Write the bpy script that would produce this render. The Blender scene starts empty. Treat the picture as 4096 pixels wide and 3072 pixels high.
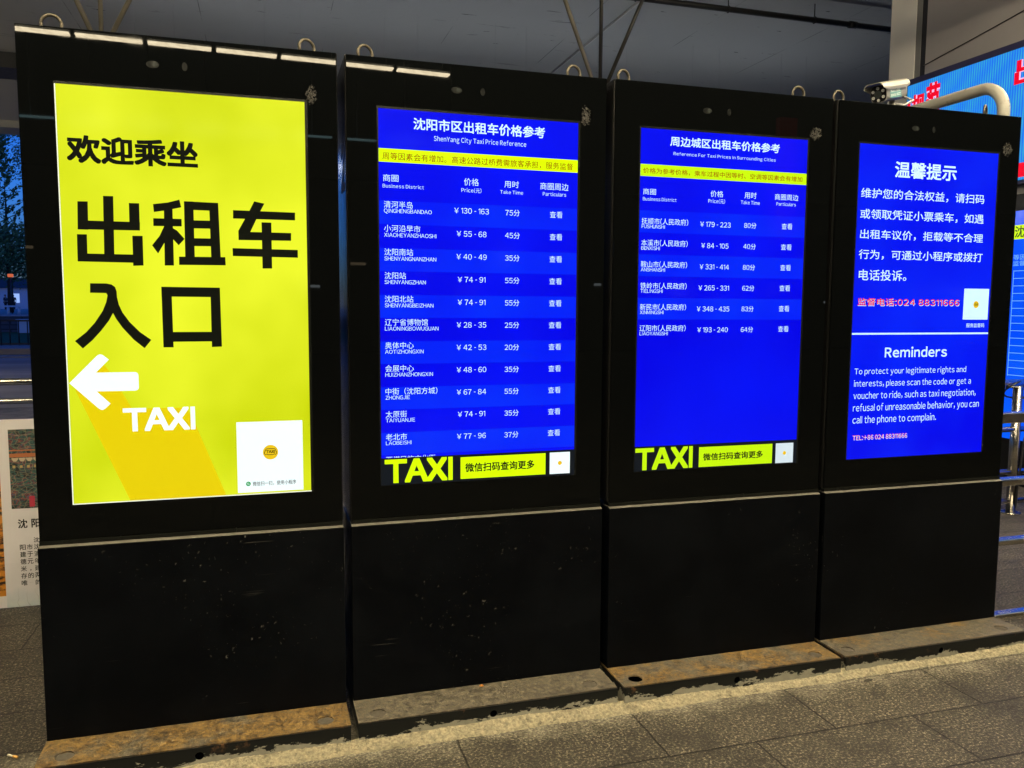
import bpy, bmesh, math, random
from mathutils import Vector, Matrix
R = math.radians
S = bpy.context.scene
COL = S.collection

# ------------------------------------------------------------------ camera
cam = bpy.data.cameras.new('camera'); CAM = bpy.data.objects.new('camera', cam); COL.objects.link(CAM); S.camera = CAM
cam.sensor_fit = 'HORIZONTAL'; cam.sensor_width = 36.0; cam.lens = 3269.1 / 4096 * 36.0
cam.clip_start = 0.05; cam.clip_end = 2000
yaw, pitch, roll = 0.2925, -0.0925, 0.0056
fw = Vector((math.sin(yaw)*math.cos(pitch), math.cos(yaw)*math.cos(pitch), math.sin(pitch)))
rt = Vector((math.cos(yaw), -math.sin(yaw), 0)); up = rt.cross(fw)
r2 = rt*math.cos(roll) + up*math.sin(roll); u2 = -rt*math.sin(roll) + up*math.cos(roll)
CAM.matrix_world = Matrix(((r2.x, u2.x, -fw.x, .7751), (r2.y, u2.y, -fw.y, -3.1401), (r2.z, u2.z, -fw.z, 1.6248), (0, 0, 0, 1)))

# ------------------------------------------------------------------ dusk sky
W = bpy.data.worlds.new('World'); S.world = W; W.use_nodes = True
wn = W.node_tree.nodes; wl = W.node_tree.links
sky = wn.new('ShaderNodeTexSky'); sky.sky_type = 'NISHITA'; sky.sun_disc = False
SUN_EL, SUN_ROT = R(4.0), R(200)
sky.sun_elevation = SUN_EL; sky.sun_rotation = SUN_ROT; sky.altitude = 50; sky.ozone_density = 6.0; sky.air_density = 1.2; sky.dust_density = .3
hs = wn.new('ShaderNodeMix'); hs.data_type = 'RGBA'; hs.blend_type = 'MULTIPLY'; hs.inputs[0].default_value = 1
hs.inputs[7].default_value = (1.0, 1.35, 2.9, 1)      # the camera's cool white balance at blue hour
wl.new(sky.outputs[0], hs.inputs[6]); wl.new(hs.outputs[2], wn['Background'].inputs[0])
wn['Background'].inputs[1].default_value = 0.14
sl = bpy.data.lights.new('sun', 'SUN'); so = bpy.data.objects.new('sun', sl); COL.objects.link(so)
sl.energy = 0.02; sl.angle = R(0.5); sl.color = (1, .8, .6)
so.rotation_euler = (R(90) - SUN_EL, 0, R(180) - SUN_ROT)
S.view_settings.view_transform = 'Standard'; S.view_settings.look = 'None'; S.view_settings.exposure = 0; S.view_settings.gamma = 1
S.cycles.max_bounces = 6; S.cycles.use_denoising = True
LAMP = 102.0            # radiance of the strip lamps

# ------------------------------------------------------------------ helpers
def lin(r, g, b):
    f = lambda c: (c/255/12.92) if c/255 <= .04045 else ((c/255+.055)/1.055)**2.4
    return (f(r), f(g), f(b))

class NT:
    """small node helper"""
    def __init__(s, name):
        s.m = bpy.data.materials.new(name); s.m.use_nodes = True
        s.n = s.m.node_tree.nodes; s.l = s.m.node_tree.links; s.p = s.n['Principled BSDF']
        s.co = None
    def coord(s, scale=(1, 1, 1), loc=(0, 0, 0), rot=(0, 0, 0), world=False):
        if world: c = s.n.new('ShaderNodeNewGeometry').outputs['Position']
        else: c = s.n.new('ShaderNodeTexCoord').outputs['Object']
        mp = s.n.new('ShaderNodeMapping'); mp.inputs['Scale'].default_value = scale; mp.inputs['Location'].default_value = loc; mp.inputs['Rotation'].default_value = rot
        s.l.new(c, mp.inputs[0]); return mp.outputs[0]
    def noise(s, vec, scale=5, detail=4, rough=.55, dist=0):
        t = s.n.new('ShaderNodeTexNoise'); t.inputs['Scale'].default_value = scale; t.inputs['Detail'].default_value = detail
        t.inputs['Roughness'].default_value = rough; t.inputs['Distortion'].default_value = dist
        s.l.new(vec, t.inputs['Vector']); return t.outputs['Fac']
    def ramp(s, fac, lo, hi, a=0.0, b=1.0):
        r = s.n.new('ShaderNodeMapRange'); r.inputs[1].default_value = lo; r.inputs[2].default_value = hi; r.inputs[3].default_value = a; r.inputs[4].default_value = b
        s.l.new(fac, r.inputs[0]); return r.outputs[0]
    def mix(s, fac, a, b):
        x = s.n.new('ShaderNodeMix'); x.data_type = 'RGBA'
        for v, i in ((fac, 0), (a, 6), (b, 7)):
            if isinstance(v, (int, float)): x.inputs[i].default_value = v
            elif isinstance(v, tuple): x.inputs[i].default_value = (*v[:3], 1)
            else: s.l.new(v, x.inputs[i])
        return x.outputs[2]
    def math(s, op, a, b=0.0):
        x = s.n.new('ShaderNodeMath'); x.operation = op
        for v, i in ((a, 0), (b, 1)):
            if isinstance(v, (int, float)): x.inputs[i].default_value = v
            else: s.l.new(v, x.inputs[i])
        return x.outputs[0]
    def sep(s, vec):
        x = s.n.new('ShaderNodeSeparateXYZ'); s.l.new(vec, x.inputs[0]); return x.outputs
    def bump(s, h, strength=.3, dist=.01):
        b = s.n.new('ShaderNodeBump'); b.inputs['Strength'].default_value = strength; b.inputs['Distance'].default_value = dist
        s.l.new(h, b.inputs['Height']); s.l.new(b.outputs[0], s.p.inputs['Normal'])
    def set(s, **k):
        nm = {'color': 'Base Color', 'rough': 'Roughness', 'metal': 'Metallic', 'spec': 'Specular IOR Level', 'emit': 'Emission Color', 'es': 'Emission Strength', 'alpha': 'Alpha'}
        for a, v in k.items():
            i = s.p.inputs[nm[a]]
            if isinstance(v, (int, float)): i.default_value = v
            elif isinstance(v, tuple): i.default_value = (*v[:3], 1)
            else: s.l.new(v, i)
        return s

MATS = {}
def plain(name, color, rough=.5, metal=0, spec=.5, var=.12, scale=6, bump=0):
    """paint-like material with some procedural variation"""
    if name in MATS: return MATS[name]
    t = NT(name); v = t.coord()
    f = t.noise(v, scale, 5)
    dk = tuple(c*(1-var) for c in color); lt = tuple(min(1, c*(1+var)) for c in color)
    t.set(color=t.mix(f, dk, lt), rough=t.ramp(t.noise(v, scale*2.7, 3), .3, .7, rough*.85, min(1, rough*1.15)), metal=metal, spec=spec)
    if bump: t.bump(t.noise(v, 180, 3), bump, .002)
    MATS[name] = t.m; return t.m

def glow(name, rgb, es=1.0, rough=.09, spec=.25, rgb2=None, scale=2.0):
    if name in MATS: return MATS[name]
    t = NT(name); c = lin(*rgb)
    if rgb2: t.set(emit=t.mix(t.ramp(t.noise(t.coord(), scale, 3, .5), .35, .65), c, lin(*rgb2)))
    else: t.set(emit=c)
    t.set(color=tuple(.003+.13*q for q in c), es=es, rough=rough, spec=spec)
    MATS[name] = t.m; return t.m

class MB:
    """collects simple shapes into one mesh"""
    def __init__(s): s.v = []; s.f = []; s.sm = []
    def add(s, vs, fs, smooth=False):
        b = len(s.v); s.v += [tuple(x) for x in vs]; s.f += [tuple(i+b for i in f) for f in fs]; s.sm += [smooth]*len(fs); return s
    def box(s, x0, x1, y0, y1, z0, z1):
        return s.add([(x0,y0,z0),(x1,y0,z0),(x1,y1,z0),(x0,y1,z0),(x0,y0,z1),(x1,y0,z1),(x1,y1,z1),(x0,y1,z1)],
                     [(0,3,2,1),(4,5,6,7),(0,1,5,4),(1,2,6,5),(2,3,7,6),(3,0,4,7)])
    def bbox(s, x0, x1, y0, y1, z0, z1, r=.003, seg=2):
        bm = bmesh.new(); bmesh.ops.create_cube(bm, size=1)
        for v in bm.verts: v.co = Vector(((x0+x1)/2+v.co.x*(x1-x0), (y0+y1)/2+v.co.y*(y1-y0), (z0+z1)/2+v.co.z*(z1-z0)))
        bmesh.ops.bevel(bm, geom=bm.edges[:], offset=r, segments=seg, profile=.5, affect='EDGES')
        bm.verts.index_update(); s.add([v.co.copy() for v in bm.verts], [[v.index for v in f.verts] for f in bm.faces], False); bm.free(); return s
    def tube(s, pts, r, n=12, closed=False, caps=True):
        P = [Vector(p) for p in pts]; m = len(P); rr = r if isinstance(r, (list, tuple)) else [r]*m
        vs = []; T0 = None; N = None
        for i in range(m):
            if closed: t = (P[(i+1) % m]-P[i-1]).normalized()
            else: t = (P[min(i+1, m-1)]-P[max(i-1, 0)]).normalized()
            if N is None:
                a = Vector((0, 0, 1)) if abs(t.z) < .9 else Vector((1, 0, 0)); N = t.cross(a).normalized()
            else: N = (N - t*N.dot(t)).normalized()
            B = t.cross(N)
            for k in range(n):
                a = 2*math.pi*k/n; vs.append(P[i]+(N*math.cos(a)+B*math.sin(a))*rr[i])
        fs = []
        for i in range(m if closed else m-1):
            j = (i+1) % m
            for k in range(n): fs.append((i*n+k, i*n+(k+1) % n, j*n+(k+1) % n, j*n+k))
        s.add(vs, fs, True)
        if caps and not closed:
            b = len(s.v)-len(vs); s.f += [tuple(b+k for k in range(n))[::-1], tuple(b+(m-1)*n+k for k in range(n))]; s.sm += [False, False]
        return s
    def cyl(s, a, b, r, n=16, rb=None): return s.tube([a, b], [r, r if rb is None else rb], n)
    def poly(s, pts): return s.add(pts, [tuple(range(len(pts)))])
    def prism(s, pts, d):
        n = len(pts); d = Vector(d); q = [Vector(p) for p in pts]
        return s.add(q+[p+d for p in q], [tuple(range(n))[::-1], tuple(range(n, 2*n))]+[(i, (i+1) % n, n+(i+1) % n, n+i) for i in range(n)])
    def build(s, name, mat, parent=None, loc=None):
        me = bpy.data.meshes.new(name); me.from_pydata(s.v, [], s.f)
        me.polygons.foreach_set('use_smooth', s.sm); me.update()
        return link(name, me, mat, parent, loc)

def link(name, me, mat, parent=None, loc=None):
    o = bpy.data.objects.new(name, me); COL.objects.link(o)
    if mat is not None: me.materials.clear(); me.materials.append(mat)
    if parent is not None: o.parent = parent
    if loc is not None: o.location = loc
    return o
def tag(o, label=None, cat=None, group=None, kind=None):
    for k, v in (('label', label), ('category', cat), ('group', group), ('kind', kind)):
        if v: o[k] = v
    return o
def thing(name, label, cat, loc=(0, 0, 0), rz=0, group=None):
    o = bpy.data.objects.new(name, None); COL.objects.link(o); o.location = loc; o.rotation_euler = (0, 0, rz); o.empty_display_size = .1
    return tag(o, label, cat, group)
def copy_tree(o, parent=None):
    c = o.copy(); COL.objects.link(c)
    if parent is not None: c.parent = parent
    for ch in [x for x in bpy.data.objects if x.parent == o]: copy_tree(ch, c)
    return c

def plate_holes(w0, w1, h0, h1, holes, th):
    """flat plate in XY with round holes, extruded by th, as mesh (curve fill)"""
    cu = bpy.data.curves.new('plate', 'CURVE'); cu.dimensions = '2D'; cu.fill_mode = 'BOTH'; cu.extrude = th/2
    def sp(pts):
        q = cu.splines.new('POLY'); q.points.add(len(pts)-1); q.use_cyclic_u = True
        for a, p in zip(q.points, pts): a.co = (p[0], p[1], 0, 1)
    sp([(w0, h0), (w1, h0), (w1, h1), (w0, h1)])
    for cx, cy, rx, ry in holes: sp([(cx+rx*math.cos(i*math.pi/10), cy+ry*math.sin(i*math.pi/10)) for i in range(20)])
    o = bpy.data.objects.new('plate', cu); COL.objects.link(o)
    me = bpy.data.meshes.new_from_object(o.evaluated_get(bpy.context.evaluated_depsgraph_get()))
    bpy.data.objects.remove(o); bpy.data.curves.remove(cu); return me

# ------------------------------------------------------------------ lettering
GL = {}
def need(chars):
    new = sorted(set(chars)-set(GL)-{' '}); objs = []
    for ch in new:
        cu = bpy.data.curves.new('glyph', 'FONT'); w = chr(ord(ch)+0xFEE0) if '!' <= ch <= '~' else ('\uffe5' if ch == '¥' else ch)
        cu.body = w; cu.size = 1; cu.resolution_u = 3
        o = bpy.data.objects.new('glyph', cu); COL.objects.link(o); objs.append((ch, o))
    dg = bpy.context.evaluated_depsgraph_get()
    for ch, o in objs:
        me = bpy.data.meshes.new_from_object(o.evaluated_get(dg))
        vs = [(v.co.x, v.co.y) for v in me.vertices]; fs = [tuple(p.vertices) for p in me.polygons]
        if not vs: vs = [(0, 0)]
        xs = [a for a, b in vs]; ys = [b for a, b in vs]
        kx = {'f': .74, 't': .74, 'r': .86}.get(ch, 1)
        GL[ch] = ([(a*kx, b) for a, b in vs], fs, min(xs)*kx, max(xs)*kx, min(ys), max(ys))
        cu = o.data; bpy.data.objects.remove(o); bpy.data.curves.remove(cu); bpy.data.meshes.remove(me)
def simple_glyphs():
    need('H'); b, t = GL['H'][4], GL['H'][5]; w = .074
    def g(ch, polys):
        vs = []; fs = []
        for p in polys: fs.append(tuple(range(len(vs), len(vs)+len(p)))); vs += p
        xs = [p[0] for p in vs]; ys = [p[1] for p in vs]; GL[ch] = (vs, fs, min(xs), max(xs), min(ys), max(ys))
    R4 = lambda x0, y0, x1, y1: [(x0, y0), (x1, y0), (x1, y1), (x0, y1)]
    g('I', [R4(0, b, w, t)]); g('l', [R4(0, b, w, t+.03)]); g('-', [R4(0, (b+t)/2-.06, .24, (b+t)/2+.005)])
    g('1', [R4(.17, b, .17+w, t), [(0, t-.19), (.17, t-.105), (.17, t), (0, t-.11)]])
EM = None
def layout(s, sb=.07):
    """natural layout in em units: list of (char, x offset)"""
    global EM
    if EM is None: EM = 1.0; simple_glyphs()
    need(s)
    x = 0; out = []
    for ch in s:
        if ch == ' ': x += .26; continue
        g = GL[ch]
        if '!' <= ch <= '~' or ch == '¥':
            b = .07 if ch in '.,:' else (max(sb, .095) if ch == 'I' else sb)
            out.append((ch, x+b-g[2])); x += g[3]-g[2]+2*b
        else:
            out.append((ch, x)); x += CJKW
    return out
CJKW = 1.0
def bounds(L):
    x0 = min(x+GL[c][2] for c, x in L); x1 = max(x+GL[c][3] for c, x in L)
    return x0, x1, min(GL[c][4] for c, x in L), max(GL[c][5] for c, x in L)
def letters(mb, s, fit=None, em=None, left=None, center=None, vmid=None, bold=0.0, sb=.07, vcap=None, M=None, d=0.0):
    """adds flat letters to mb in the local (u, v) plane; fit=(u0,v0,u1,v1) or em size with anchors.
       M maps (u, v, out) to 3D; bold letters are thickened by stacking shifted copies"""
    L = layout(s, sb); x0, x1, y0, y1 = bounds(L)
    if fit:
        u0, v0, u1, v1 = fit; br = bold*(v1-v0)/(y1-y0)
        sx = (u1-u0-2*br)/(x1-x0); sy = (v1-v0-2*br)/(y1-y0); ox = u0+br-x0*sx; oy = v0+br-y0*sy; e = sy
    else:
        sx = sy = e = em; ox = (left-x0*em) if left is not None else center-(x0+x1)/2*em; oy = vmid-(y0+y1)/2*em
    r = bold*e
    nn = 24 if bold > .025 else 8; sh = [(0, 0)]
    if bold:
        for a in range(nn):
            q = 2*math.pi*a/nn; k = 1/max(abs(math.cos(q)), abs(math.sin(q))); sh.append((r*math.cos(q)*k, r*math.sin(q)*k))
    for k, (dx, dy) in enumerate(sh):
        for ch, x in L:
            g = GL[ch]
            mb.add([M(ox+(x+a)*sx+dx, oy+b*sy+dy, d+k*.000012) for a, b in g[0]], g[1])
FACE = lambda u, v, o: (u, -.0016-o, v)      # kiosk front: u along X, v up

exec_text = None
TEXT = [
 (0, '欢迎乘坐', 'black_b', 0.1431, 2.1081, 0.5586, 2.2017),
 (0, '出', 'black_h', 0.1689, 1.7653, 0.3689, 2.0017),
 (0, '租', 'black_h', 0.4049, 1.7719, 0.6421, 1.9949),
 (0, '车', 'black_h', 0.6708, 1.7654, 0.8934, 1.999),
 (0, '入', 'black_h', 0.1513, 1.4778, 0.3856, 1.7027),
 (0, '口', 'black_h', 0.4261, 1.4793, 0.6211, 1.6933),
 (0, 'TAXI', 'white_h', 0.2849, 1.1812, 0.5241, 1.2652),
 (0, '微信扫一扫，使用小程序', 'black', 0.7165, 0.9608, 0.8726, 0.9781),
 (1, '沈阳市区出租车价格参考', 'white_b', 0.2525, 2.2955, 0.7796, 2.34),
 (1, 'ShenYang City Taxi Price Reference', 'white', 0.3313, 2.2532, 0.7013, 2.2785),
 (1, '周等因素会有增加。高速公路过桥费需旅客承担，服务监督', 'brown', 0.1344, 2.178, 0.8995, 2.2059),
 (1, '商圈', 'white', 0.136, 2.0981, 0.1944, 2.1245),
 (1, 'Business District', 'white', 0.1345, 2.075, 0.2919, 2.0893),
 (1, '价格', 'white', 0.4491, 2.0973, 0.5087, 2.1258),
 (1, 'Price(元)', 'white', 0.439, 2.0705, 0.5189, 2.0892),
 (1, '用时', 'white', 0.612, 2.0972, 0.6722, 2.1237),
 (1, 'Take Time', 'white', 0.5954, 2.0727, 0.6895, 2.0874),
 (1, '商圈周边', 'white', 0.7612, 2.0964, 0.8814, 2.1243),
 (1, 'Particulars', 'white', 0.7723, 2.0727, 0.8715, 2.0882),
 (1, '清河半岛', 'row_n', 0.1389, 2.0011, 0.2351, 2.0249),
 (1, 'QINGHENGBANDAO', 'row_p', 0.1386, 1.9816, 0.2737, 1.9943),
 (1, '¥ 130 - 163', 'row_c', 0.4203, 1.9906, 0.5394, 2.0108),
 (1, '75分', 'row_t', 0.6181, 1.9887, 0.6749, 2.0117),
 (1, '查看', 'row_q', 0.8026, 1.9867, 0.857, 2.0129),
 (1, '小河沿早市', 'row_n', 0.1389, 1.912, 0.2351, 1.9362),
 (1, 'XIAOHEYANZHAOSHI', 'row_p', 0.1386, 1.8924, 0.2737, 1.906),
 (1, '¥ 55 - 68', 'row_c', 0.4203, 1.9017, 0.5394, 1.9227),
 (1, '45分', 'row_t', 0.6181, 1.8998, 0.6749, 1.9234),
 (1, '查看', 'row_q', 0.8026, 1.898, 0.857, 1.9246),
 (1, '沈阳南站', 'row_n', 0.1389, 1.8229, 0.2351, 1.8476),
 (1, 'SHENYANGNANZHAN', 'row_p', 0.1386, 1.8031, 0.2737, 1.8177),
 (1, '¥ 40 - 49', 'row_c', 0.4203, 1.8128, 0.5394, 1.8346),
 (1, '35分', 'row_t', 0.6181, 1.8109, 0.6749, 1.8352),
 (1, '查看', 'row_q', 0.8026, 1.8093, 0.857, 1.8363),
 (1, '沈阳站', 'row_n', 0.1389, 1.7337, 0.2351, 1.7589),
 (1, 'SHENYANGZHAN', 'row_p', 0.1386, 1.7139, 0.2737, 1.7295),
 (1, '¥ 74 - 91', 'row_c', 0.4203, 1.7239, 0.5394, 1.7465),
 (1, '55分', 'row_t', 0.6181, 1.7219, 0.6749, 1.7469),
 (1, '查看', 'row_q', 0.8026, 1.7207, 0.857, 1.7479),
 (1, '沈阳北站', 'row_n', 0.1389, 1.6446, 0.2351, 1.6702),
 (1, 'SHENYANGBEIZHAN', 'row_p', 0.1386, 1.6247, 0.2737, 1.6412),
 (1, '¥ 74 - 91', 'row_c', 0.4203, 1.635, 0.5394, 1.6584),
 (1, '55分', 'row_t', 0.6181, 1.633, 0.6749, 1.6586),
 (1, '查看', 'row_q', 0.8026, 1.632, 0.857, 1.6596),
 (1, '辽宁省博物馆', 'row_n', 0.1389, 1.5555, 0.2351, 1.5816),
 (1, 'LIAONINGBOWUGUAN', 'row_p', 0.1386, 1.5354, 0.2737, 1.5529),
 (1, '¥ 28 - 35', 'row_c', 0.4203, 1.546, 0.5394, 1.5703),
 (1, '25分', 'row_t', 0.6181, 1.5441, 0.6749, 1.5703),
 (1, '查看', 'row_q', 0.8026, 1.5433, 0.857, 1.5713),
 (1, '奥体中心', 'row_n', 0.1389, 1.4664, 0.2351, 1.4929),
 (1, 'AOTIZHONGXIN', 'row_p', 0.1386, 1.4462, 0.2737, 1.4646),
 (1, '¥ 42 - 53', 'row_c', 0.4203, 1.4571, 0.5394, 1.4823),
 (1, '20分', 'row_t', 0.6181, 1.4552, 0.6749, 1.4821),
 (1, '查看', 'row_q', 0.8026, 1.4546, 0.857, 1.483),
 (1, '会展中心', 'row_n', 0.1389, 1.3773, 0.2351, 1.4042),
 (1, 'HUIZHANZHONGXIN', 'row_p', 0.1386, 1.357, 0.2737, 1.3763),
 (1, '¥ 48 - 60', 'row_c', 0.4203, 1.3682, 0.5394, 1.3942),
 (1, '35分', 'row_t', 0.6181, 1.3663, 0.6749, 1.3938),
 (1, '查看', 'row_q', 0.8026, 1.3659, 0.857, 1.3947),
 (1, '中街（沈阳方城）', 'row_n', 0.1389, 1.2881, 0.2351, 1.3155),
 (1, 'ZHONGJIE', 'row_p', 0.1386, 1.2678, 0.2737, 1.2881),
 (1, '¥ 67 - 84', 'row_c', 0.4203, 1.2793, 0.5394, 1.3061),
 (1, '55分', 'row_t', 0.6181, 1.2773, 0.6749, 1.3055),
 (1, '查看', 'row_q', 0.8026, 1.2773, 0.857, 1.3063),
 (1, '太原街', 'row_n', 0.1389, 1.199, 0.2351, 1.2269),
 (1, 'TAIYUANJIE', 'row_p', 0.1386, 1.1785, 0.2737, 1.1998),
 (1, '¥ 74 - 91', 'row_c', 0.4203, 1.1904, 0.5394, 1.218),
 (1, '35分', 'row_t', 0.6181, 1.1884, 0.6749, 1.2173),
 (1, '查看', 'row_q', 0.8026, 1.1886, 0.857, 1.218),
 (1, '老北市', 'row_n', 0.1389, 1.1099, 0.2351, 1.1382),
 (1, 'LAOBEISHI', 'row_p', 0.1386, 1.0893, 0.2737, 1.1115),
 (1, '¥ 77 - 96', 'row_c', 0.4203, 1.1015, 0.5394, 1.1299),
 (1, '37分', 'row_t', 0.6181, 1.0995, 0.6749, 1.129),
 (1, '查看', 'row_q', 0.8026, 1.0999, 0.857, 1.1297),
 (1, '西塔民族文化街', 'row_n', 0.1389, 1.0208, 0.2351, 1.0495),
 (1, 'TAXI', 'lime_h', 0.1324, 0.9416, 0.4033, 1.0361),
 (1, '微信扫码查询更多', 'black_b', 0.4539, 0.9698, 0.7459, 1.0062),
 (2, '周边城区出租车价格参考', 'white_b', 0.2508, 2.2992, 0.7763, 2.3388),
 (2, 'Reference For Taxi Prices In Surrounding Cities', 'white', 0.2674, 2.2589, 0.7579, 2.2769),
 (2, '价格为参考价格，乘车过程中因等时、空调等因素会有增加', 'brown', 0.1299, 2.1826, 0.8953, 2.2053),
 (2, '商圈', 'white', 0.1318, 2.0965, 0.1904, 2.1213),
 (2, 'Business District', 'white', 0.1315, 2.0718, 0.2856, 2.0868),
 (2, '价格', 'white', 0.4453, 2.0999, 0.5061, 2.1265),
 (2, 'Price(元)', 'white', 0.4356, 2.073, 0.5154, 2.0927),
 (2, '用时', 'white', 0.6096, 2.1005, 0.6684, 2.1276),
 (2, 'Take Time', 'white', 0.5925, 2.0757, 0.6855, 2.092),
 (2, '商圈周边', 'white', 0.7596, 2.1008, 0.8785, 2.1269),
 (2, 'Particulars', 'white', 0.7685, 2.0766, 0.8668, 2.0919),
 (2, '抚顺市(人民政府)', 'row_n', 0.128, 1.9736, 0.346, 2.0031),
 (2, 'FUSHUNSHI', 'row_p', 0.1286, 1.9585, 0.2426, 1.9745),
 (2, '¥ 179 - 223', 'row_c', 0.4042, 1.9738, 0.5421, 1.9954),
 (2, '80分', 'row_t', 0.6131, 1.9737, 0.6711, 1.9985),
 (2, '查看', 'row_q', 0.7985, 1.9753, 0.8533, 2.0016),
 (2, '本溪市(人民政府)', 'row_n', 0.128, 1.885, 0.346, 1.914),
 (2, 'BENXISHI', 'row_p', 0.1286, 1.8694, 0.2426, 1.8856),
 (2, '¥ 84 - 105', 'row_c', 0.4042, 1.884, 0.5421, 1.9061),
 (2, '40分', 'row_t', 0.6131, 1.8838, 0.6711, 1.9089),
 (2, '查看', 'row_q', 0.7985, 1.8855, 0.8533, 1.912),
 (2, '鞍山市(人民政府)', 'row_n', 0.128, 1.7964, 0.346, 1.8249),
 (2, 'ANSHANSHI', 'row_p', 0.1286, 1.7803, 0.2426, 1.7968),
 (2, '¥ 331 - 414', 'row_c', 0.4042, 1.7942, 0.5421, 1.8168),
 (2, '80分', 'row_t', 0.6131, 1.794, 0.6711, 1.8194),
 (2, '查看', 'row_q', 0.7985, 1.7956, 0.8533, 1.8225),
 (2, '铁岭市(人民政府)', 'row_n', 0.128, 1.7079, 0.346, 1.7357),
 (2, 'TIELINGSHI', 'row_p', 0.1286, 1.6912, 0.2426, 1.7079),
 (2, '¥ 265 - 331', 'row_c', 0.4042, 1.7044, 0.5421, 1.7274),
 (2, '62分', 'row_t', 0.6131, 1.7041, 0.6711, 1.7298),
 (2, '查看', 'row_q', 0.7985, 1.7058, 0.8533, 1.7329),
 (2, '新民市(人民政府）', 'row_n', 0.128, 1.6193, 0.346, 1.6466),
 (2, 'XINMINGSHI', 'row_p', 0.1286, 1.6021, 0.2426, 1.6191),
 (2, '¥ 348 - 435', 'row_c', 0.4042, 1.6146, 0.5421, 1.6381),
 (2, '83分', 'row_t', 0.6131, 1.6143, 0.6711, 1.6403),
 (2, '查看', 'row_q', 0.7985, 1.6159, 0.8533, 1.6434),
 (2, '辽阳市(人民政府）', 'row_n', 0.128, 1.5307, 0.346, 1.5575),
 (2, 'LIAOYANGSHI', 'row_p', 0.1286, 1.513, 0.2426, 1.5302),
 (2, '¥ 193 - 240', 'row_c', 0.4042, 1.5248, 0.5421, 1.5488),
 (2, '64分', 'row_t', 0.6131, 1.5244, 0.6711, 1.5507),
 (2, '查看', 'row_q', 0.7985, 1.5261, 0.8533, 1.5538),
 (2, 'TAXI', 'lime_h', 0.1189, 0.9377, 0.3926, 1.0336),
 (2, '微信扫码查询更多', 'black_b', 0.4433, 0.9659, 0.7427, 0.9982),
 (3, '温馨提示', 'white_b', 0.3152, 2.2283, 0.668, 2.302),
 (3, '维护您的合法权益，请扫码', 'white_m', 0.1355, 2.1297, 0.8416, 2.1744),
 (3, '或领取凭证小票乘车，如遇', 'white_m', 0.1362, 2.0369, 0.8447, 2.0818),
 (3, '出租车议价，拒载等不合理', 'white_m', 0.1395, 1.9473, 0.8466, 1.9902),
 (3, '行为，可通过小程序或拨打', 'white_m', 0.1374, 1.8557, 0.8505, 1.9),
 (3, '电话投诉。', 'white_m', 0.1423, 1.7601, 0.4088, 1.8097),
 (3, '监督电话:024 88311666', 'red_m', 0.1414, 1.6455, 0.725, 1.6808),
 (3, '服务监督码', 'white', 0.7756, 1.545, 0.8854, 1.5649),
 (3, 'Reminders', 'white_b', 0.3074, 1.4056, 0.6686, 1.4556),
 (3, 'To protect your legitimate rights and', 'white_l', 0.143, 1.3214, 0.7902, 1.3587),
 (3, 'interests, please scan the code or get a', 'white_l', 0.1424, 1.2637, 0.8234, 1.3032),
 (3, 'voucher to ride, such as taxi negotiation,', 'white_l', 0.1427, 1.2056, 0.8569, 1.2482),
 (3, 'refusal of unreasonable behavior, you can', 'white_l', 0.143, 1.1482, 0.8807, 1.1931),
 (3, 'call the phone to complain.', 'white_l', 0.1434, 1.0918, 0.6245, 1.1364),
 (3, 'TEL:+86 024 88311666', 'red', 0.1464, 1.0243, 0.456, 1.046)
]

# ------------------------------------------------------------------ materials
BLACKGLASS = None
def make_glass():
    t = NT('black_glass'); v = t.coord(world=True)
    f = t.noise(v, 3, 4); sm = t.noise(t.coord((1, 1, 4), world=True), 9, 5, .65)
    t.set(color=(.0022, .0026, .0028), rough=t.ramp(sm, .45, .8, .008, .035), spec=.12)
    t.bump(t.noise(v, 1.6, 0), .01, .008)
    return t.m
M_GLASS = make_glass()
M_HOUSE = plain('black_gloss_paint', (.010, .010, .010), .22, 0, .2, .2)
M_MATRIX = plain('screen_border', (.006, .007, .006), .25, 0, .3)
def make_cabinet():
    t = NT('scuffed_black_paint'); v = t.coord(world=True)
    base = t.mix(t.noise(v, 1.6, 4), (.0008, .0011, .0018), (.0020, .0026, .0040))
    sc = t.math('MULTIPLY', t.ramp(t.noise(t.coord((60, 60, 60), rot=(0, .5, 0), world=True), 1.1, 3, .5, .6), .675, .71), t.ramp(t.noise(t.coord(loc=(3, 1, 2), world=True), 2.4, 3), .53, .66))
    ln = t.math('MULTIPLY', t.ramp(t.noise(t.coord((3, 3, 170), rot=(0, .12, 0), world=True), 1.3, 2, .5), .705, .74), t.ramp(t.noise(t.coord(loc=(7, 3, 5), world=True), 2.3, 2), .53, .64))
    marks = t.math('MAXIMUM', sc, ln)
    haze = t.math('MULTIPLY', t.ramp(t.noise(t.coord(loc=(1, 9, 2), world=True), 2.6, 5, .7), .42, .75), .4)
    c = t.mix(haze, base, (.007, .0085, .011)); c = t.mix(t.math('MULTIPLY', marks, .38), c, (.22, .21, .19))
    t.set(color=c, rough=t.ramp(t.noise(v, 14, 4), .3, .7, .28, .48), spec=.09); t.bump(t.noise(v, 120, 2), .08, .001)
    return t.m
M_CAB = make_cabinet()
M_LEDGE = plain('lamplit_ledge_paint', (.11, .103, .085), .5, 0, .5, .3, 20, .3)  # lighter than the cabinet: lamp light on the slope is in the colour
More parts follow.
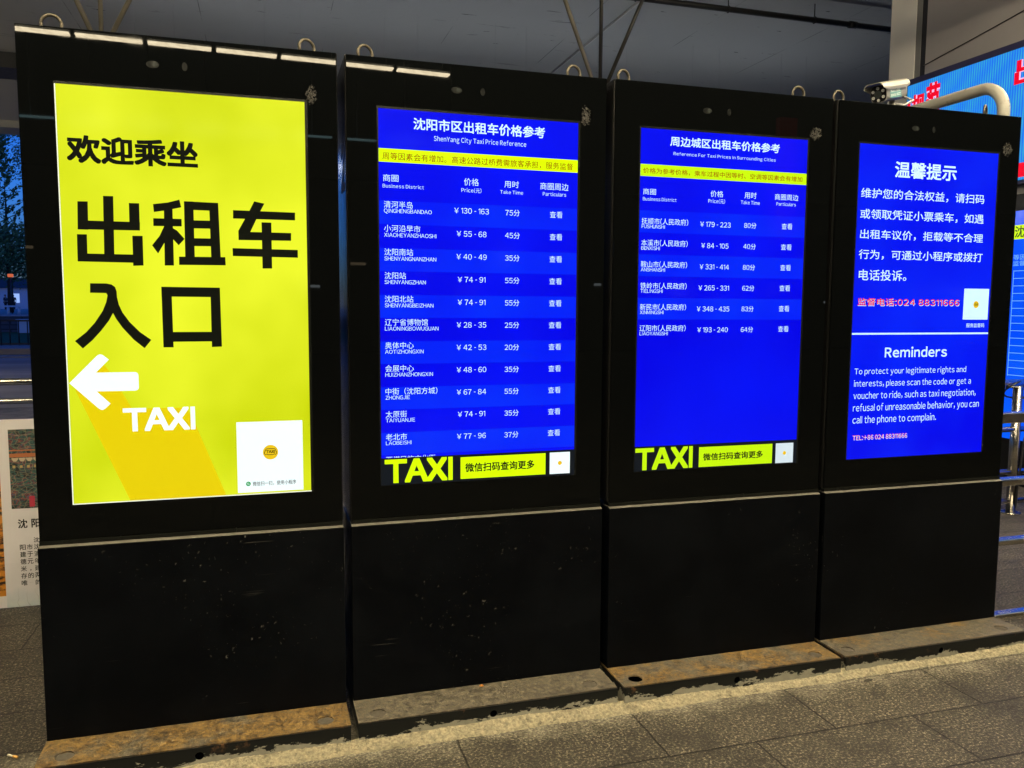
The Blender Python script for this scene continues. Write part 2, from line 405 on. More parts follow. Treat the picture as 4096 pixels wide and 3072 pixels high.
def make_base(name, rust):
    t = NT(name); v = t.coord(world=True)
    n1 = t.noise(v, 5, 6, .65); n2 = t.noise(t.coord(loc=(4, 2, 1), world=True), 38, 5, .7)
    n2 = t.ramp(t.math('ADD', t.math('MULTIPLY', n2, .55), t.math('MULTIPLY', t.noise(t.coord(loc=(6, 1, 8), world=True), 95, 4, .8), .45)), .40, .60)
    grime = t.mix(n2, (.024, .021, .016), (.18, .155, .108)); ru = t.mix(n2, (.040, .021, .010), (.27, .175, .058))
    n3 = t.noise(t.coord(loc=(1, 7, 3), world=True), 15, 6, .75)
    k = t.ramp(t.math('ADD', n1, t.math('MULTIPLY', n3, .35)), rust+.10, rust+.24)
    c = t.mix(k, ru, grime)
    c = t.mix(t.math('MULTIPLY', t.ramp(n3, .54, .68), .75), c, (.03, .027, .022)); c = t.mix(t.ramp(t.noise(t.coord(loc=(9, 9, 2), world=True), 9, 6, .7), .60, .70), c, (.025, .023, .02))
    y = t.sep(t.coord())[1]; c = t.mix(t.math('MULTIPLY', t.ramp(t.math('ADD', y, t.math('MULTIPLY', n3, .03)), -.172, -.186), .5), c, (.05, .032, .02))
    sp = t.ramp(t.noise(v, 170, 2), .73, .76); c = t.mix(t.math('MULTIPLY', sp, .7), c, (.55, .52, .44))
    t.set(color=c, rough=t.ramp(n2, .3, .7, .45, .75), spec=.4); t.bump(n2, .5, .004)
    return t.m
M_BASE = [make_base('rusty_steel', .62), make_base('grimy_steel', .30), make_base('rusted_worn_steel', .52), make_base('dull_rust_steel', .43)]
def make_flange():
    t = NT('peeling_black_paint'); v = t.coord((1, 1, 1), world=True)
    z = t.sep(t.coord(world=True))[2]
    n = t.math('ADD', t.math('MULTIPLY', t.noise(t.coord((.45, 1, 1.0), world=True), 9, 6, .7), .7), t.math('MULTIPLY', t.noise(t.coord((.5, 1, 1.3), loc=(5, 0, 3), world=True), 34, 5, .75), .3))
    h = t.ramp(z, .015, .085, .13, -.13)
    k = t.ramp(t.math('ADD', n, h), .545, .56)
    c = t.mix(k, (.004, .005, .005), t.mix(t.noise(v, 40, 4), (.17, .165, .13), (.33, .32, .26)))
    ru = t.ramp(t.noise(t.coord(loc=(2, 5, 5), world=True), 7, 5, .7), .60, .66)
    c = t.mix(t.math('MULTIPLY', ru, t.ramp(z, .05, .085)), c, (.14, .07, .03))
    t.set(color=c, rough=.6, spec=.3); t.bump(k, .5, .002); return t.m
M_FLANGE = make_flange()
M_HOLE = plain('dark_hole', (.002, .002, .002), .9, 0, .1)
M_PLUG = plain('dirt_plug', (.085, .075, .058), .85, 0, .2, .4, 60)
M_RING = plain('dull_zinc', (.11, .097, .074), .45, .85, .5, .45, 45)
M_LENS = plain('dark_lens', (.03, .035, .035), .06, 0, .8)
M_LENSRIM = plain('grey_lens_film', (.009, .010, .010), .3, 0, .1, .7, 90)
M_GLUE = plain('dried_glue', (.06, .058, .054), .75, 0, .3, .5, 90)
M_DECAL = plain('periwinkle_vinyl', (.20, .22, .48), .5)
B1 = (2, 8, 236); B2 = (0, 20, 250)
def make_screen(name, a, b, scale=1.1):
    t = NT(name); f = t.ramp(t.noise(t.coord(), scale, 3, .5), .36, .64)
    t.set(emit=t.mix(f, lin(*a), lin(*b)), es=1.0, color=(.002, .002, .002), rough=.09, spec=.25); return t.m
M_YEL = make_screen('yellow_screen', (208, 221, 12), (242, 251, 46), 1.4)
M_BLUE = make_screen('blue_screen', (0, 0, 232), (0, 16, 252), 1.0)
M_BLUE4 = make_screen('bright_blue_screen', (0, 6, 240), (2, 34, 253), 1.6)
M_BAND = make_screen('light_blue_rows', (0, 28, 250), (0, 44, 255), 2.2)
G_WHITE = glow('white_pixels', (205, 240, 255)); G_PURE = glow('pure_white_pixels', (236, 252, 255))
G_BLACK = glow('black_pixels', (12, 15, 8)); G_BROWN = glow('brown_pixels', (150, 72, 0)); G_BAR = glow('dark_bar_pixels', (9, 17, 26))
G_LIME = glow('lime_pixels', (212, 255, 0)); G_LIME2 = glow('dim_lime_pixels', (190, 236, 10)); G_RED = glow('red_pixels', (232, 10, 62))
G_SHADE = glow('amber_pixels', (222, 200, 4)); G_GREEN = glow('green_pixels', (10, 150, 70)); G_AMBER = glow('gold_pixels', (226, 190, 20))
G_EDGE = glow('lit_bezel_glow', (245, 250, 225))

# ------------------------------------------------------------------ kiosks
ZT, ZG, ZB, KD, KW = 2.555, .801, .085, .32, 1.0462
def ellipse(cx, cz, rx, rz, y, n=20): return [(cx+rx*math.cos(2*math.pi*i/n), y, cz+rz*math.sin(2*math.pi*i/n)) for i in range(n)]
def kiosk_shell(k, label, x, y, a, holes, fh, plug, eye_rot):
    t = thing('information_kiosk', label, 'kiosk', (x, y, 0), a, 'tall outdoor screen kiosks in a row')
    w = KW
    m = MB(); m.bbox(0, w, .012, KD, ZG, ZT, .006); m.build('housing', M_HOUSE, t)
    m = MB(); m.bbox(.004, w-.004, 0, .0115, ZG+.006, ZT-.005, .0015, 1); gl = m.build('glass_front', M_GLASS, t)
    # lower cabinet with a sloping ledge on top
    m = MB(); m.bbox(0, w, -.016, KD, ZB, ZG-.016, .003); cb = m.build('lower_cabinet', M_CAB, t)
    m = MB(); m.prism([(.002, -.0165, ZG-.0165), (.002, -.003, ZG-.0115), (.002, .06, ZG-.0115), (.002, .06, ZG-.0165)], (w-.004, 0, 0)); m.build('ledge', M_LEDGE, cb)
    m = MB(); m.box(.003, w-.003, -.0005, .05, ZG-.0112, ZG+.005); m.build('seam', M_MATRIX, cb)
    # steel base channel
    me = plate_holes(0, w, -.196, KD, [(h, -.136, .031, .031) for h in holes], .006)
    bt = link('base_plate', me, M_BASE[k], t, (0, 0, ZB-.0035))
    me = plate_holes(.0, w, .012, ZB-.0035, [(fh, .050, .015, .015)], .006)
    me.transform(Matrix.Rotation(R(90), 4, 'X')); fl = link('base_flange', me, M_FLANGE, t, (0, -.1995, 0))
    for sx in (.0005, w-.006):
        m = MB(); m.box(sx, sx+.0055, -.1925, KD, .01, ZB-.008); m.build('base_side', M_FLANGE, t)
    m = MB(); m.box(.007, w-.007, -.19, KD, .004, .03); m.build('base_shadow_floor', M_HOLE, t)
    for h, pl in zip(holes, plug):
        if pl:
            m = MB(); m.add([(h+.032*math.cos(i*math.pi/12), -.136+.032*math.sin(i*math.pi/12), -.001+.0012*math.sin(i*1.7)) for i in range(24)], [tuple(range(24))]); m.build('hole_plug', M_PLUG, bt)
    # lifting eyes
    for i, u in enumerate((.089, .945)):
        m = MB(); an = eye_rot[i]; cx, cz = u, ZT+.036
        m.tube([(cx+.032*math.cos(q)*math.cos(an), .12+.032*math.cos(q)*math.sin(an), cz+.032*math.sin(q)) for q in [2*math.pi*j/24 for j in range(24)]], .0058, 10, closed=True)
        m.cyl((cx, .12, ZT-.001), (cx, .12, ZT+.013), .015, 14); m.build('lifting_eye', M_RING, t)
    # camera window and light sensor behind the glass
    m = MB(); m.poly(ellipse(.421, 2.454, .021, .0125, -.0006)[::-1]); cw = m.build('camera_window', M_LENSRIM, t)
    m = MB(); m.poly(ellipse(.428, 2.455, .0085, .0085, -.001)[::-1]); m.build('camera_lens', M_LENS, cw)
    m = MB(); m.poly(ellipse(.524, 2.455, .009, .015, -.0006)[::-1]); m.build('light_sensor', M_LENSRIM, t)
    # dried glue blob, upper right of the glass
    rnd = random.Random(40+k); m = MB()
    gx, gz, grx, grz = [(.952, 2.393, .016, .030), (.953, 2.394, .017, .036), (.9565, 2.394, .026, .024), (.964, 2.392, .026, .027)][k]
    for i in range(230):
        q = rnd.uniform(0, 6.28); d = rnd.random()**.7*rnd.choice((1, 1, 1.25)); cx = gx+grx*d*math.cos(q); cz = gz+grz*d*math.sin(q); s = rnd.uniform(.0007, .0024)
        m.add([(cx+s*math.cos(j*1.257+q)*rnd.uniform(.5, 1.3), -.0012-rnd.random()*.0015, cz+s*1.3*math.sin(j*1.257+q)*rnd.uniform(.5, 1.3)) for j in range(5)], [(4, 3, 2, 1, 0)])
    m.build('glue_residue', M_GLUE, t)
    return t
def rect(mb, u0, v0, u1, v1, o): return mb.add([FACE(u0, v0, o), FACE(u1, v0, o), FACE(u1, v1, o), FACE(u0, v1, o)], [(0, 1, 2, 3)])
def flat(mb, pts, o): return mb.add([FACE(u, v, o) for u, v in pts], [tuple(range(len(pts)))])
def disc(cx, cv, r, n=24): return [(cx+r*math.cos(2*math.pi*i/n), cv+r*math.sin(2*math.pi*i/n)) for i in range(n)]
def rounded(pts, rs, n=5):
    out = []
    for i, p in enumerate(pts):
        r = rs[i]
        if not r: out.append(p); continue
        P = Vector(p); A = (Vector(pts[i-1])-P).normalized(); B = (Vector(pts[(i+1) % len(pts)])-P).normalized()
        a = P+A*r; b = P+B*r
        for j in range(n+1):
            s = j/n; q = a*(1-s)**2+P*2*s*(1-s)+b*s*s; out.append((q.x, q.y))
    return out
def screen_of(t, u0, v0, u1, v1, mat, name='screen'):
    m = MB(); m.box(u0-.006, u1+.010, -.0008, .001, v0-.004, v1+.009); m.build('screen_border', M_MATRIX, t)
    m = MB(); m.box(u0, u1, -.0014, .001, v0, v1); return m.build(name, mat, t)
def write(parent, name, mat, items):
    m = MB()
    for s, kw in items: letters(m, s, M=FACE, **kw)
    return m.build(name, mat, parent)

K = [(0, 0, 0), (1.0734, .0021, .0039), (2.1487, -.0021, -.0029), (3.2226, -.0029, .0068)]
LB = ['tall black kiosk with a yellow TAXI entrance screen and white arrow, nearest the road',
      'tall black kiosk with a long blue city taxi price list of many rows',
      'tall black kiosk with a blue price list of six surrounding cities',
      'tall black kiosk with a blue Reminders notice screen, below the security camera']
KI = [kiosk_shell(0, LB[0], *K[0], (.082, .958), .520, (1, 1), (.05, .5)),
      kiosk_shell(1, LB[1], *K[1], (.080, .950), .520, (1, 1), (.45, .25)),
      kiosk_shell(2, LB[2], *K[2], (.077, .958), .522, (0, 1), (.35, .1)),
      kiosk_shell(3, LB[3], *K[3], (.060, .955), .53, (1, 1), (.2, .6))]
U = {k: [x for x in TEXT if x[0] == k] for k in range(4)}
def sel(k, st): return [x for x in U[k] if x[2] == st]
# --- yellow entrance screen
SY = screen_of(KI[0], .1175, .933, .927, 2.366, M_YEL)
m = MB(); m.box(.1135, .117, -.0012, 0, .930, 2.366); m.box(.1135, .929, -.0012, 0, .929, .9325); m.build('bright_edge', G_EDGE, SY)  # glowing strips stand for screen light on the bezel edge
m = MB(); flat(m, [(.1368, 1.336), (.2994, .9335), (.6226, .9335), (.5261, 1.1944), (.496, 1.2617), (.3156, 1.2626), (.2845, 1.3253), (.2037, 1.3272)], 0)
flat(m, [(.2322, 1.4199), (.2052, 1.3927), (.249, 1.3947)], 0); m.build('long_shadow_graphic', G_SHADE, SY)
AR = [(.1200, 1.3575), (.2197, 1.2560), (.2474, 1.2831), (.2045, 1.3270), (.3405, 1.3270), (.3405, 1.3930), (.2045, 1.3930), (.2474, 1.4380), (.2197, 1.4620)]
m = MB(); q = rounded(AR, [0, .016, 0, 0, .014, .014, 0, 0, .016]); n = len(q)
bm = bmesh.new(); fv = [bm.verts.new(FACE(u, v, .0003)) for u, v in q]; f = bm.faces.new(fv); f.normal_update(); bmesh.ops.triangulate(bm, faces=[f])
bm.verts.index_update(); m.add([v.co.copy() for v in bm.verts], [[v.index for v in f.verts] for f in bm.faces]); bm.free(); m.build('left_arrow', G_PURE, SY)
write(SY, 'lettering', G_BLACK, [(x[1], dict(fit=x[3:], bold=.034)) for x in sel(0, 'black_b')])
BIG = [
    ('出', [[(0.1695, 1.9795), (0.2012, 1.9803), (0.1995, 1.8846), (0.1667, 1.8846)], [(0.1679, 1.9156), (0.3632, 1.916), (0.3622, 1.8872), (0.1668, 1.8851)], [(0.2496, 2.0011), (0.2814, 2.0014), (0.278, 1.7961), (0.246, 1.7954)], [(0.3301, 1.9803), (0.3628, 1.9806), (0.3622, 1.8872), (0.3294, 1.8872)], [(0.1637, 1.8685), (0.1945, 1.8689), (0.1934, 1.7769), (0.1625, 1.7762)], [(0.1636, 1.8037), (0.3696, 1.8037), (0.3692, 1.7752), (0.163, 1.7762)], [(0.3373, 1.8684), (0.3703, 1.8689), (0.3699, 1.7664), (0.3368, 1.7647)]]),
    ('租', [[(0.4075, 1.9798), (0.4549, 1.9872), (0.4935, 1.9987), (0.4989, 1.9725), (0.4541, 1.9609), (0.4092, 1.9526)], [(0.4422, 1.9757), (0.4701, 1.9796), (0.4689, 1.7684), (0.4388, 1.7678)], [(0.4064, 1.9312), (0.4988, 1.9318), (0.4985, 1.9059), (0.4061, 1.9044)], [(0.4421, 1.9073), (0.4652, 1.9042), (0.4512, 1.8664), (0.4184, 1.8093), (0.3998, 1.8374), (0.4255, 1.8711)], [(0.4677, 1.8999), (0.483, 1.8905), (0.5066, 1.8625), (0.4867, 1.8398), (0.4656, 1.8641)], [(0.5084, 1.9938), (0.5392, 1.994), (0.5387, 1.7911), (0.5071, 1.7904)], [(0.5084, 1.9938), (0.622, 1.9925), (0.6223, 1.9642), (0.5086, 1.9647)], [(0.5917, 1.9918), (0.622, 1.9919), (0.6259, 1.793), (0.5938, 1.7923)], [(0.5258, 1.9284), (0.6102, 1.9292), (0.6106, 1.9013), (0.525, 1.9002)], [(0.524, 1.8658), (0.6139, 1.8668), (0.6138, 1.8393), (0.5232, 1.838)], [(0.4865, 1.7999), (0.6412, 1.8018), (0.6421, 1.7725), (0.4862, 1.771)]]),
    ('车', [[(0.6717, 1.9694), (0.887, 1.9687), (0.8864, 1.9407), (0.671, 1.9397)], [(0.745, 2.0033), (0.7799, 1.9968), (0.7622, 1.9634), (0.7266, 1.8887), (0.7245, 1.8661), (0.6881, 1.8667), (0.6883, 1.8971), (0.724, 1.9619)], [(0.6888, 1.8938), (0.8716, 1.8944), (0.871, 1.8663), (0.688, 1.8639)], [(0.6668, 1.8345), (0.8941, 1.8336), (0.8941, 1.8053), (0.6672, 1.8063)], [(0.7686, 1.9297), (0.8027, 1.9298), (0.8021, 1.7643), (0.7688, 1.7636)]]),
    ('入', [[(0.198, 1.7023), (0.2486, 1.7025), (0.2655, 1.6989), (0.2762, 1.6903), (0.2807, 1.675), (0.2813, 1.6515), (0.2715, 1.6432), (0.2552, 1.6375), (0.2513, 1.6539), (0.2511, 1.6621), (0.2474, 1.6692), (0.1967, 1.6698)], [(0.2558, 1.654), (0.2814, 1.6542), (0.2861, 1.6295), (0.2968, 1.6021), (0.3184, 1.569), (0.3504, 1.5339), (0.3865, 1.5059), (0.3639, 1.4769), (0.3291, 1.5079), (0.2949, 1.5496), (0.2758, 1.58), (0.2595, 1.6156)], [(0.2516, 1.6621), (0.2814, 1.6542), (0.2791, 1.6295), (0.2702, 1.6075), (0.253, 1.5744), (0.2266, 1.5387), (0.198, 1.5058), (0.1671, 1.4775), (0.1434, 1.5034), (0.1791, 1.5333), (0.2077, 1.5662), (0.2341, 1.6073), (0.2462, 1.6375)]]),
    ('口', [[(0.4251, 1.6933), (0.4583, 1.6932), (0.4591, 1.4789), (0.4256, 1.4792)], [(0.4251, 1.6933), (0.6201, 1.6924), (0.6203, 1.6584), (0.425, 1.6589)], [(0.588, 1.692), (0.6201, 1.6924), (0.6217, 1.4804), (0.5876, 1.479)], [(0.4409, 1.5337), (0.6052, 1.5338), (0.6054, 1.4995), (0.4398, 1.4988)]]),
]
for ch, strokes in BIG:      # heavy characters drawn stroke by stroke
    m = MB()
    for i, st in enumerate(strokes): flat(m, st, .0002+i*.00002)
    m.build('heavy_character', G_BLACK, SY)

write(SY, 'taxi_lettering', G_PURE, [('TAXI', dict(fit=sel(0, 'white_h')[0][3:], bold=.034, sb=.0))])
m = MB(); rect(m, .664, .938, .899, 1.202, .0002); cd = m.build('white_card', G_PURE, SY)
m = MB(); letters(m, sel(0, 'black')[0][1], fit=sel(0, 'black')[0][3:], M=FACE, d=.0004, bold=.006); m.build('caption_lettering', G_BLACK, SY)
m = MB(); flat(m, disc(.7012, .9706, .0085), .0004); gd = m.build('green_mark', G_GREEN, SY)
m = MB(); m.tube([FACE(.7012+.0035*math.cos(a)+(.0012 if a > 3.1 else -.0012), .9706+.0035*math.sin(a), .0005) for a in [i*.5 for i in range(13)]], .0007, 5); m.build('squiggle', G_PURE, SY)
def taxi_logo(par, cx, cv, r):
    m = MB(); flat(m, disc(cx, cv, r), .0005); m.build('taxi_emblem', G_AMBER, par)
    m = MB(); letters(m, 'TAXI', fit=(cx-r*.56, cv-r*.12, cx+r*.56, cv+r*.28), bold=.03, M=FACE, d=.0007, sb=.0)
    s = r/26.7
    m.tube([FACE(cx+a*s, cv+b*s, .0008) for a, b in ((-17, -9), (-21, -5), (-21, 0), (-15, 12), (-12, 13), (12, 13), (15, 12), (21, 0), (21, -5), (17, -9), (13, -6), (9, -9), (-9, -9), (-13, -6))], r*.045, 5, closed=True)
    m.build('emblem_lettering', G_BLACK, par)
taxi_logo(SY, .7824, 1.0858, .0275)
# --- price list screens
def price_screen(k, ub, vb0, v1, tick, rows, bar_top, yel, card, lime, ulast):
    t = KI[k]; u0, u1 = ub
    sc = screen_of(t, u0, vb0, u1, v1, M_BLUE)
    for (a, b) in rows:
        m = MB(); rect(m, u0+.0004, max(a, bar_top), u1-.0004, b, 0); m.build('row_band', M_BAND, sc)
    m = MB(); rect(m, u0, tick[0], u1, tick[1], .0002); m.build('ticker_bar', lime, sc)
    br = sel(k, 'brown')[0]; m = MB(); letters(m, br[1], fit=br[3:], M=FACE, d=.0004, bold=.006); m.build('ticker_lettering', G_BROWN, sc)
    w = sel(k, 'white_b')[0]; write(sc, 'title_lettering', G_WHITE, [(w[1], dict(fit=w[3:], bold=.017))])
    hd = sel(k, 'white'); it = {}
    write(sc, 'subtitle_lettering', G_WHITE, [(hd[0][1], dict(fit=hd[0][3:]))])
    m = MB()
    for x in hd[1:]: letters(m, x[1], fit=x[3:], M=FACE, d=.0004)
    m.build('header_lettering', G_WHITE, sc)
    for st, kw in (('row_n', dict(em=.0282, left=.1385 if k == 1 else .128)), ('row_p', dict(em=.0200, left=.1385 if k == 1 else .1285)),
                   ('row_c', dict(em=.0284, center=.480 if k == 1 else .473)), ('row_t', dict(em=.0278, center=.6465 if k == 1 else .642)), ('row_q', dict(em=.0283, center=.8298 if k == 1 else .826))):
        for ri, x in enumerate(sel(k, st)):
            q = dict(kw); q['vmid'] = (x[4]+x[6])/2; q['bold'] = 0; q['sb'] = .035 if st == 'row_p' else .045
            it.setdefault(ri, []).append((x[1], q))
    for ri in sorted(it):
        m = MB()
        for s, kw in it[ri]: letters(m, s, M=FACE, d=.0004, **kw)
        m.build('row_lettering', G_WHITE, sc)
    m = MB(); rect(m, u0-.002, vb0-.001, u1+.002, bar_top, .0009); m.build('bottom_bar', G_BAR, sc)
    m = MB(); rect(m, *yel, .0012); m.build('lime_box', lime, sc)
    tx = sel(k, 'lime_h')[0]; m = MB(); letters(m, 'TAXI', fit=tx[3:], bold=.036, sb=.0, M=FACE, d=.0012); m.build('taxi_lettering', lime, sc)
    bb = sel(k, 'black_b')[0]; m = MB(); letters(m, bb[1], fit=bb[3:], bold=.022, M=FACE, d=.0016); m.build('box_lettering', G_BLACK, sc)
    m = MB(); rect(m, *card, .0012); m.build('white_card', G_PURE if k == 1 else glow('grey_white_pixels', (205, 222, 232)), sc)
    m = MB(); flat(m, disc((card[0]+card[2])/2, (card[1]+card[3])/2, .0085), .0016); m.build('gold_emblem', G_AMBER, sc)
rb = [2.0272]+[2.0272-i*.0886 for i in range(1, 12)]
price_screen(1, (.1205, .9200), .9355, 2.3655, (2.1700, 2.2197), [(rb[i+1]+.001 if i else 1.9395, rb[i]) for i in range(0, 11, 2)], 1.0415, (.435, .9435, .794, 1.0312), (.8125, .9427, .9012, 1.0325), G_LIME, 0)
r3 = [2.032-i*.0903 for i in range(7)]
price_screen(2, (.1180, .9163), .9345, 2.3645, (2.171, 2.220), [(r3[i+1], r3[i]) for i in (0, 2, 4)], 1.0408, (.4228, .9385, .7906, 1.0263), (.8085, .937, .900, 1.0268), G_LIME2, 0)
# --- reminder screen
S4 = screen_of(KI[3], .119, .9345, .912, 2.3695, M_BLUE4)
def put(name, mat, its, d=0.0, sc=S4):
    m = MB()
    for s, kw in its: letters(m, s, M=FACE, d=d, **kw)
    return m.build(name, mat, sc)
put('title_lettering', G_WHITE, [(x[1], dict(fit=x[3:], bold=.019)) for x in sel(3, 'white_b')])
for x in sel(3, 'white_m'): put('notice_lettering', G_WHITE, [(x[1], dict(fit=x[3:], bold=.006))])
for x in sel(3, 'white_l'): put('reminder_lettering', G_WHITE, [(x[1], dict(fit=x[3:], sb=.06))])
put('caption_lettering', G_WHITE, [(x[1], dict(fit=x[3:], bold=.006)) for x in sel(3, 'white')])
sh = lambda q, d: (q[0]+d, q[1]-d, q[2]+d, q[3]-d)
rd = sel(3, 'red_m')[0]; rs = sel(3, 'red')[0]
put('phone_outline_lettering', G_WHITE, [(rd[1], dict(fit=sh(rd[3:], .0028), bold=.0))])
put('telephone_lettering', glow('pale_pink_pixels', (215, 225, 255)), [(rs[1], dict(fit=sh(rs[3:], .0022), bold=.0))], .001)
put('phone_lettering', G_RED, [(rd[1], dict(fit=rd[3:], bold=.012))], .0006)
put('telephone_underprint', G_RED, [(rs[1], dict(fit=rs[3:], bold=.0))], .0006)
m = MB(); rect(m, .119, 1.5125, .912, 1.5205, .0002); m.build('divider_line', G_WHITE, S4)
m = MB(); rect(m, .752, 1.5825, .903, 1.730, .0002); m.build('white_card', G_WHITE, S4)
m = MB(); flat(m, disc(.8278, 1.6545, .0165), .0005); m.build('gold_emblem', G_AMBER, S4)
m = MB(); m.tube([FACE(.8278+a*.0009, 1.6545+b*.0009, .0008) for a, b in ((-9, -6), (-9, 1), (-6, 8), (6, 8), (9, 1), (9, -6), (5, -6), (5, -3), (-5, -3), (-5, -6))], .0011, 5, closed=True)
m.tube([FACE(.8278-.0075, 1.6553, .0008), FACE(.8278+.0075, 1.6553, .0008)], .001, 5); m.build('emblem_outline', G_BLACK, S4)
# --- number decal on the side of the second kiosk
m = MB(); letters(m, '2', fit=(-.193, 2.067, -.052, 2.252), bold=.03, M=lambda u, v, o: (-.0012-o, -u, v)); m.build('number_decal', M_DECAL, KI[1])

# ------------------------------------------------------------------ ground
def make_paving():
    t = NT('granite_paving'); P = t.coord(world=True); v = t.coord(loc=(71.64, 68.58, 0), world=True)
    b = t.n.new('ShaderNodeTexBrick'); b.offset = .5; b.offset_frequency = 2
    for k_, val in (('Scale', 1.0), ('Mortar Size', .0048), ('Mortar Smooth', .4), ('Bias', 0), ('Brick Width', .72), ('Row Height', .34)): b.inputs[k_].default_value = val
    b.inputs['Color1'].default_value = (.35, .35, .35, 1); b.inputs['Color2'].default_value = (.65, .65, .65, 1); b.inputs['Mortar'].default_value = (.5, .5, .5, 1)
    wob = t.n.new('ShaderNodeVectorMath'); wob.operation = 'MULTIPLY_ADD'
    nz = t.n.new('ShaderNodeTexNoise'); nz.inputs['Scale'].default_value = 14; nz.inputs['Detail'].default_value = 4; t.l.new(P, nz.inputs['Vector'])
    t.l.new(nz.outputs['Color'], wob.inputs[0]); wob.inputs[1].default_value = (.014, .014, 0); t.l.new(v, wob.inputs[2]); t.l.new(wob.outputs[0], b.inputs['Vector'])
    fine = t.noise(P, 88, 5, .85); mid = t.noise(P, 38, 6, .85); big = t.noise(P, 2.4, 5, .62)
    c = t.mix(t.ramp(mid, .30, .70), (.058, .051, .037), (.235, .207, .145))
    c = t.mix(t.ramp(fine, .42, .58), t.mix(.78, c, (.018, .016, .014)), c)
    c = t.mix(t.math('MULTIPLY', t.ramp(fine, .55, .62), .95), c, (.74, .64, .43))
    c = t.mix(t.math('MULTIPLY', t.ramp(big, .50, .64), .65), c, (.035, .031, .026))
    c = t.mix(t.math('MULTIPLY', t.ramp(t.noise(P, 7, 6, .75), .53, .63), .6), c, (.03, .027, .022))
    tone = t.ramp(b.outputs['Color'], .35, .65, .82, 1.12)
    mul = t.n.new('ShaderNodeMix'); mul.data_type = 'RGBA'; mul.blend_type = 'MULTIPLY'; mul.inputs[0].default_value = 1
    t.l.new(c, mul.inputs[6]); t.l.new(tone, mul.inputs[7])
    # cement smeared over the slabs beside the kiosk bases
    s = t.sep(P); edge = t.math('ADD', t.ramp(s[1], -.52, -.20, -.38, .30), t.math('ADD', t.noise(P, 5, 6, .7), t.math('MULTIPLY', t.noise(P, 60, 4, .7), .35)))
    inx = t.math('MULTIPLY', t.ramp(s[0], -.25, .05), t.ramp(s[0], 4.45, 4.25)); iny = t.ramp(s[1], .1, 0)
    k = t.math('MULTIPLY', t.math('MULTIPLY', t.ramp(t.math('ADD', edge, t.math('MULTIPLY', t.math('SUBTRACT', fine, .5), .8)), .64, 1.0), inx), iny)
    c2 = t.mix(t.math('MULTIPLY', k, t.ramp(t.noise(P, 11, 6, .75), .35, .62, .35, .95)), mul.outputs[2], t.mix(t.ramp(fine, .35, .65), (.22, .20, .145), (.72, .66, .47)))
    jm = t.math('MULTIPLY', b.outputs['Fac'], t.math('SUBTRACT', 1.0, t.math('MULTIPLY', k, .85)))
    c3 = t.mix(t.math('MULTIPLY', jm, .95), c2, (.018, .016, .013))
    t.set(color=c3, rough=t.ramp(mid, .3, .7, .42, .72), spec=.45)
    hgt = t.math('SUBTRACT', t.math('ADD', t.math('MULTIPLY', fine, .5), mid), t.math('MULTIPLY', jm, 1.6)); t.bump(hgt, 1.0, .022)
    return t.m
M_PAVE = make_paving()
m = MB(); m.add([(-300, -60, 0), (120, -60, 0), (120, 400, 0), (-300, 400, 0)], [(0, 1, 2, 3)]); tag(m.build('pavement', M_PAVE), kind='structure')
def make_cement():
    t = NT('rough_cement'); P = t.coord(world=True); f = t.noise(P, 70, 5, .75); g = t.noise(P, 9, 5, .7)
    c = t.mix(t.ramp(f, .3, .7), (.24, .22, .165), (.78, .69, .44)); c = t.mix(t.math('MULTIPLY', t.ramp(g, .54, .66), .5), c, (.13, .115, .085)); c = t.mix(t.math('MULTIPLY', t.ramp(t.noise(P, 33, 5, .8), .58, .66), .6), c, (.08, .07, .054))
    t.set(color=c, rough=.85, spec=.2); t.bump(t.math('ADD', f, t.noise(P, 28, 4, .7)), 1.0, .03); return t.m
rnd = random.Random(5); m = MB(); NX, NY = 420, 7; vs = []
def wob(x, s): return math.sin(x*7.3+s)*.45+math.sin(x*17.1+2*s)*.3+math.sin(x*41+s*3)*.2+rnd.uniform(-.12, .12)
for i in range(NX+1):
    x = -.12+i*(4.42+.0)/NX; fr = -.262+.009*wob(x, 1)+.05*max(0, (x-2.2)/2.2)*.6; hb = .028+.006*wob(x, 2)
    if x < .25: hb *= max(.15, (x+.12)/.37); fr += .05*(1-max(0, (x+.12)/.37))
    for j in range(NY+1):
        s = j/NY; yy = -.1925+(fr+.1925)*s; vs.append((x, yy, max(-.004, hb*(1-s)**1.25+rnd.uniform(-.0022, .0022)*(1 if 0 < j < NY else 0)-(.004 if j == NY else 0))))
m.add(vs, [(i*(NY+1)+j, i*(NY+1)+j+1, (i+1)*(NY+1)+j+1, (i+1)*(NY+1)+j) for i in range(NX) for j in range(NY)], True)
tag(m.build('cement_bedding', make_cement()), kind='structure')
# small litter
M_BUTT = plain('cigarette_paper', (.75, .68, .5), .7)
t = thing('cigarette_butt', 'white and tan cigarette butt lying on the paving left of the first base', 'cigarette', (-.136, .071, .006), R(-35))
m = MB(); m.cyl((-.018, 0, 0), (.008, 0, 0), .0042, 10); m.build('paper_tube', M_BUTT, t)
m = MB(); m.cyl((.008, 0, 0), (.028, 0, 0), .0044, 10); m.build('filter', plain('cigarette_filter', (.62, .36, .10), .8), t)
m = MB(); m.add([(-.03, 0, .001), (-.012, .011, .004), (.012, .009, .005), (.03, 0, .002), (.012, -.010, .004), (-.012, -.009, .002)], [(5, 4, 3, 2, 1, 0)])
lf = m.build('fallen_leaf', plain('dry_leaf', (.045, .04, .026), .7), None, (3.276, -.287, .004)); lf.rotation_euler = (0, 0, .2); tag(lf, 'small dark dry leaf on the paving in front of the last two kiosks', 'leaf')
m = MB(); rnd = random.Random(9)
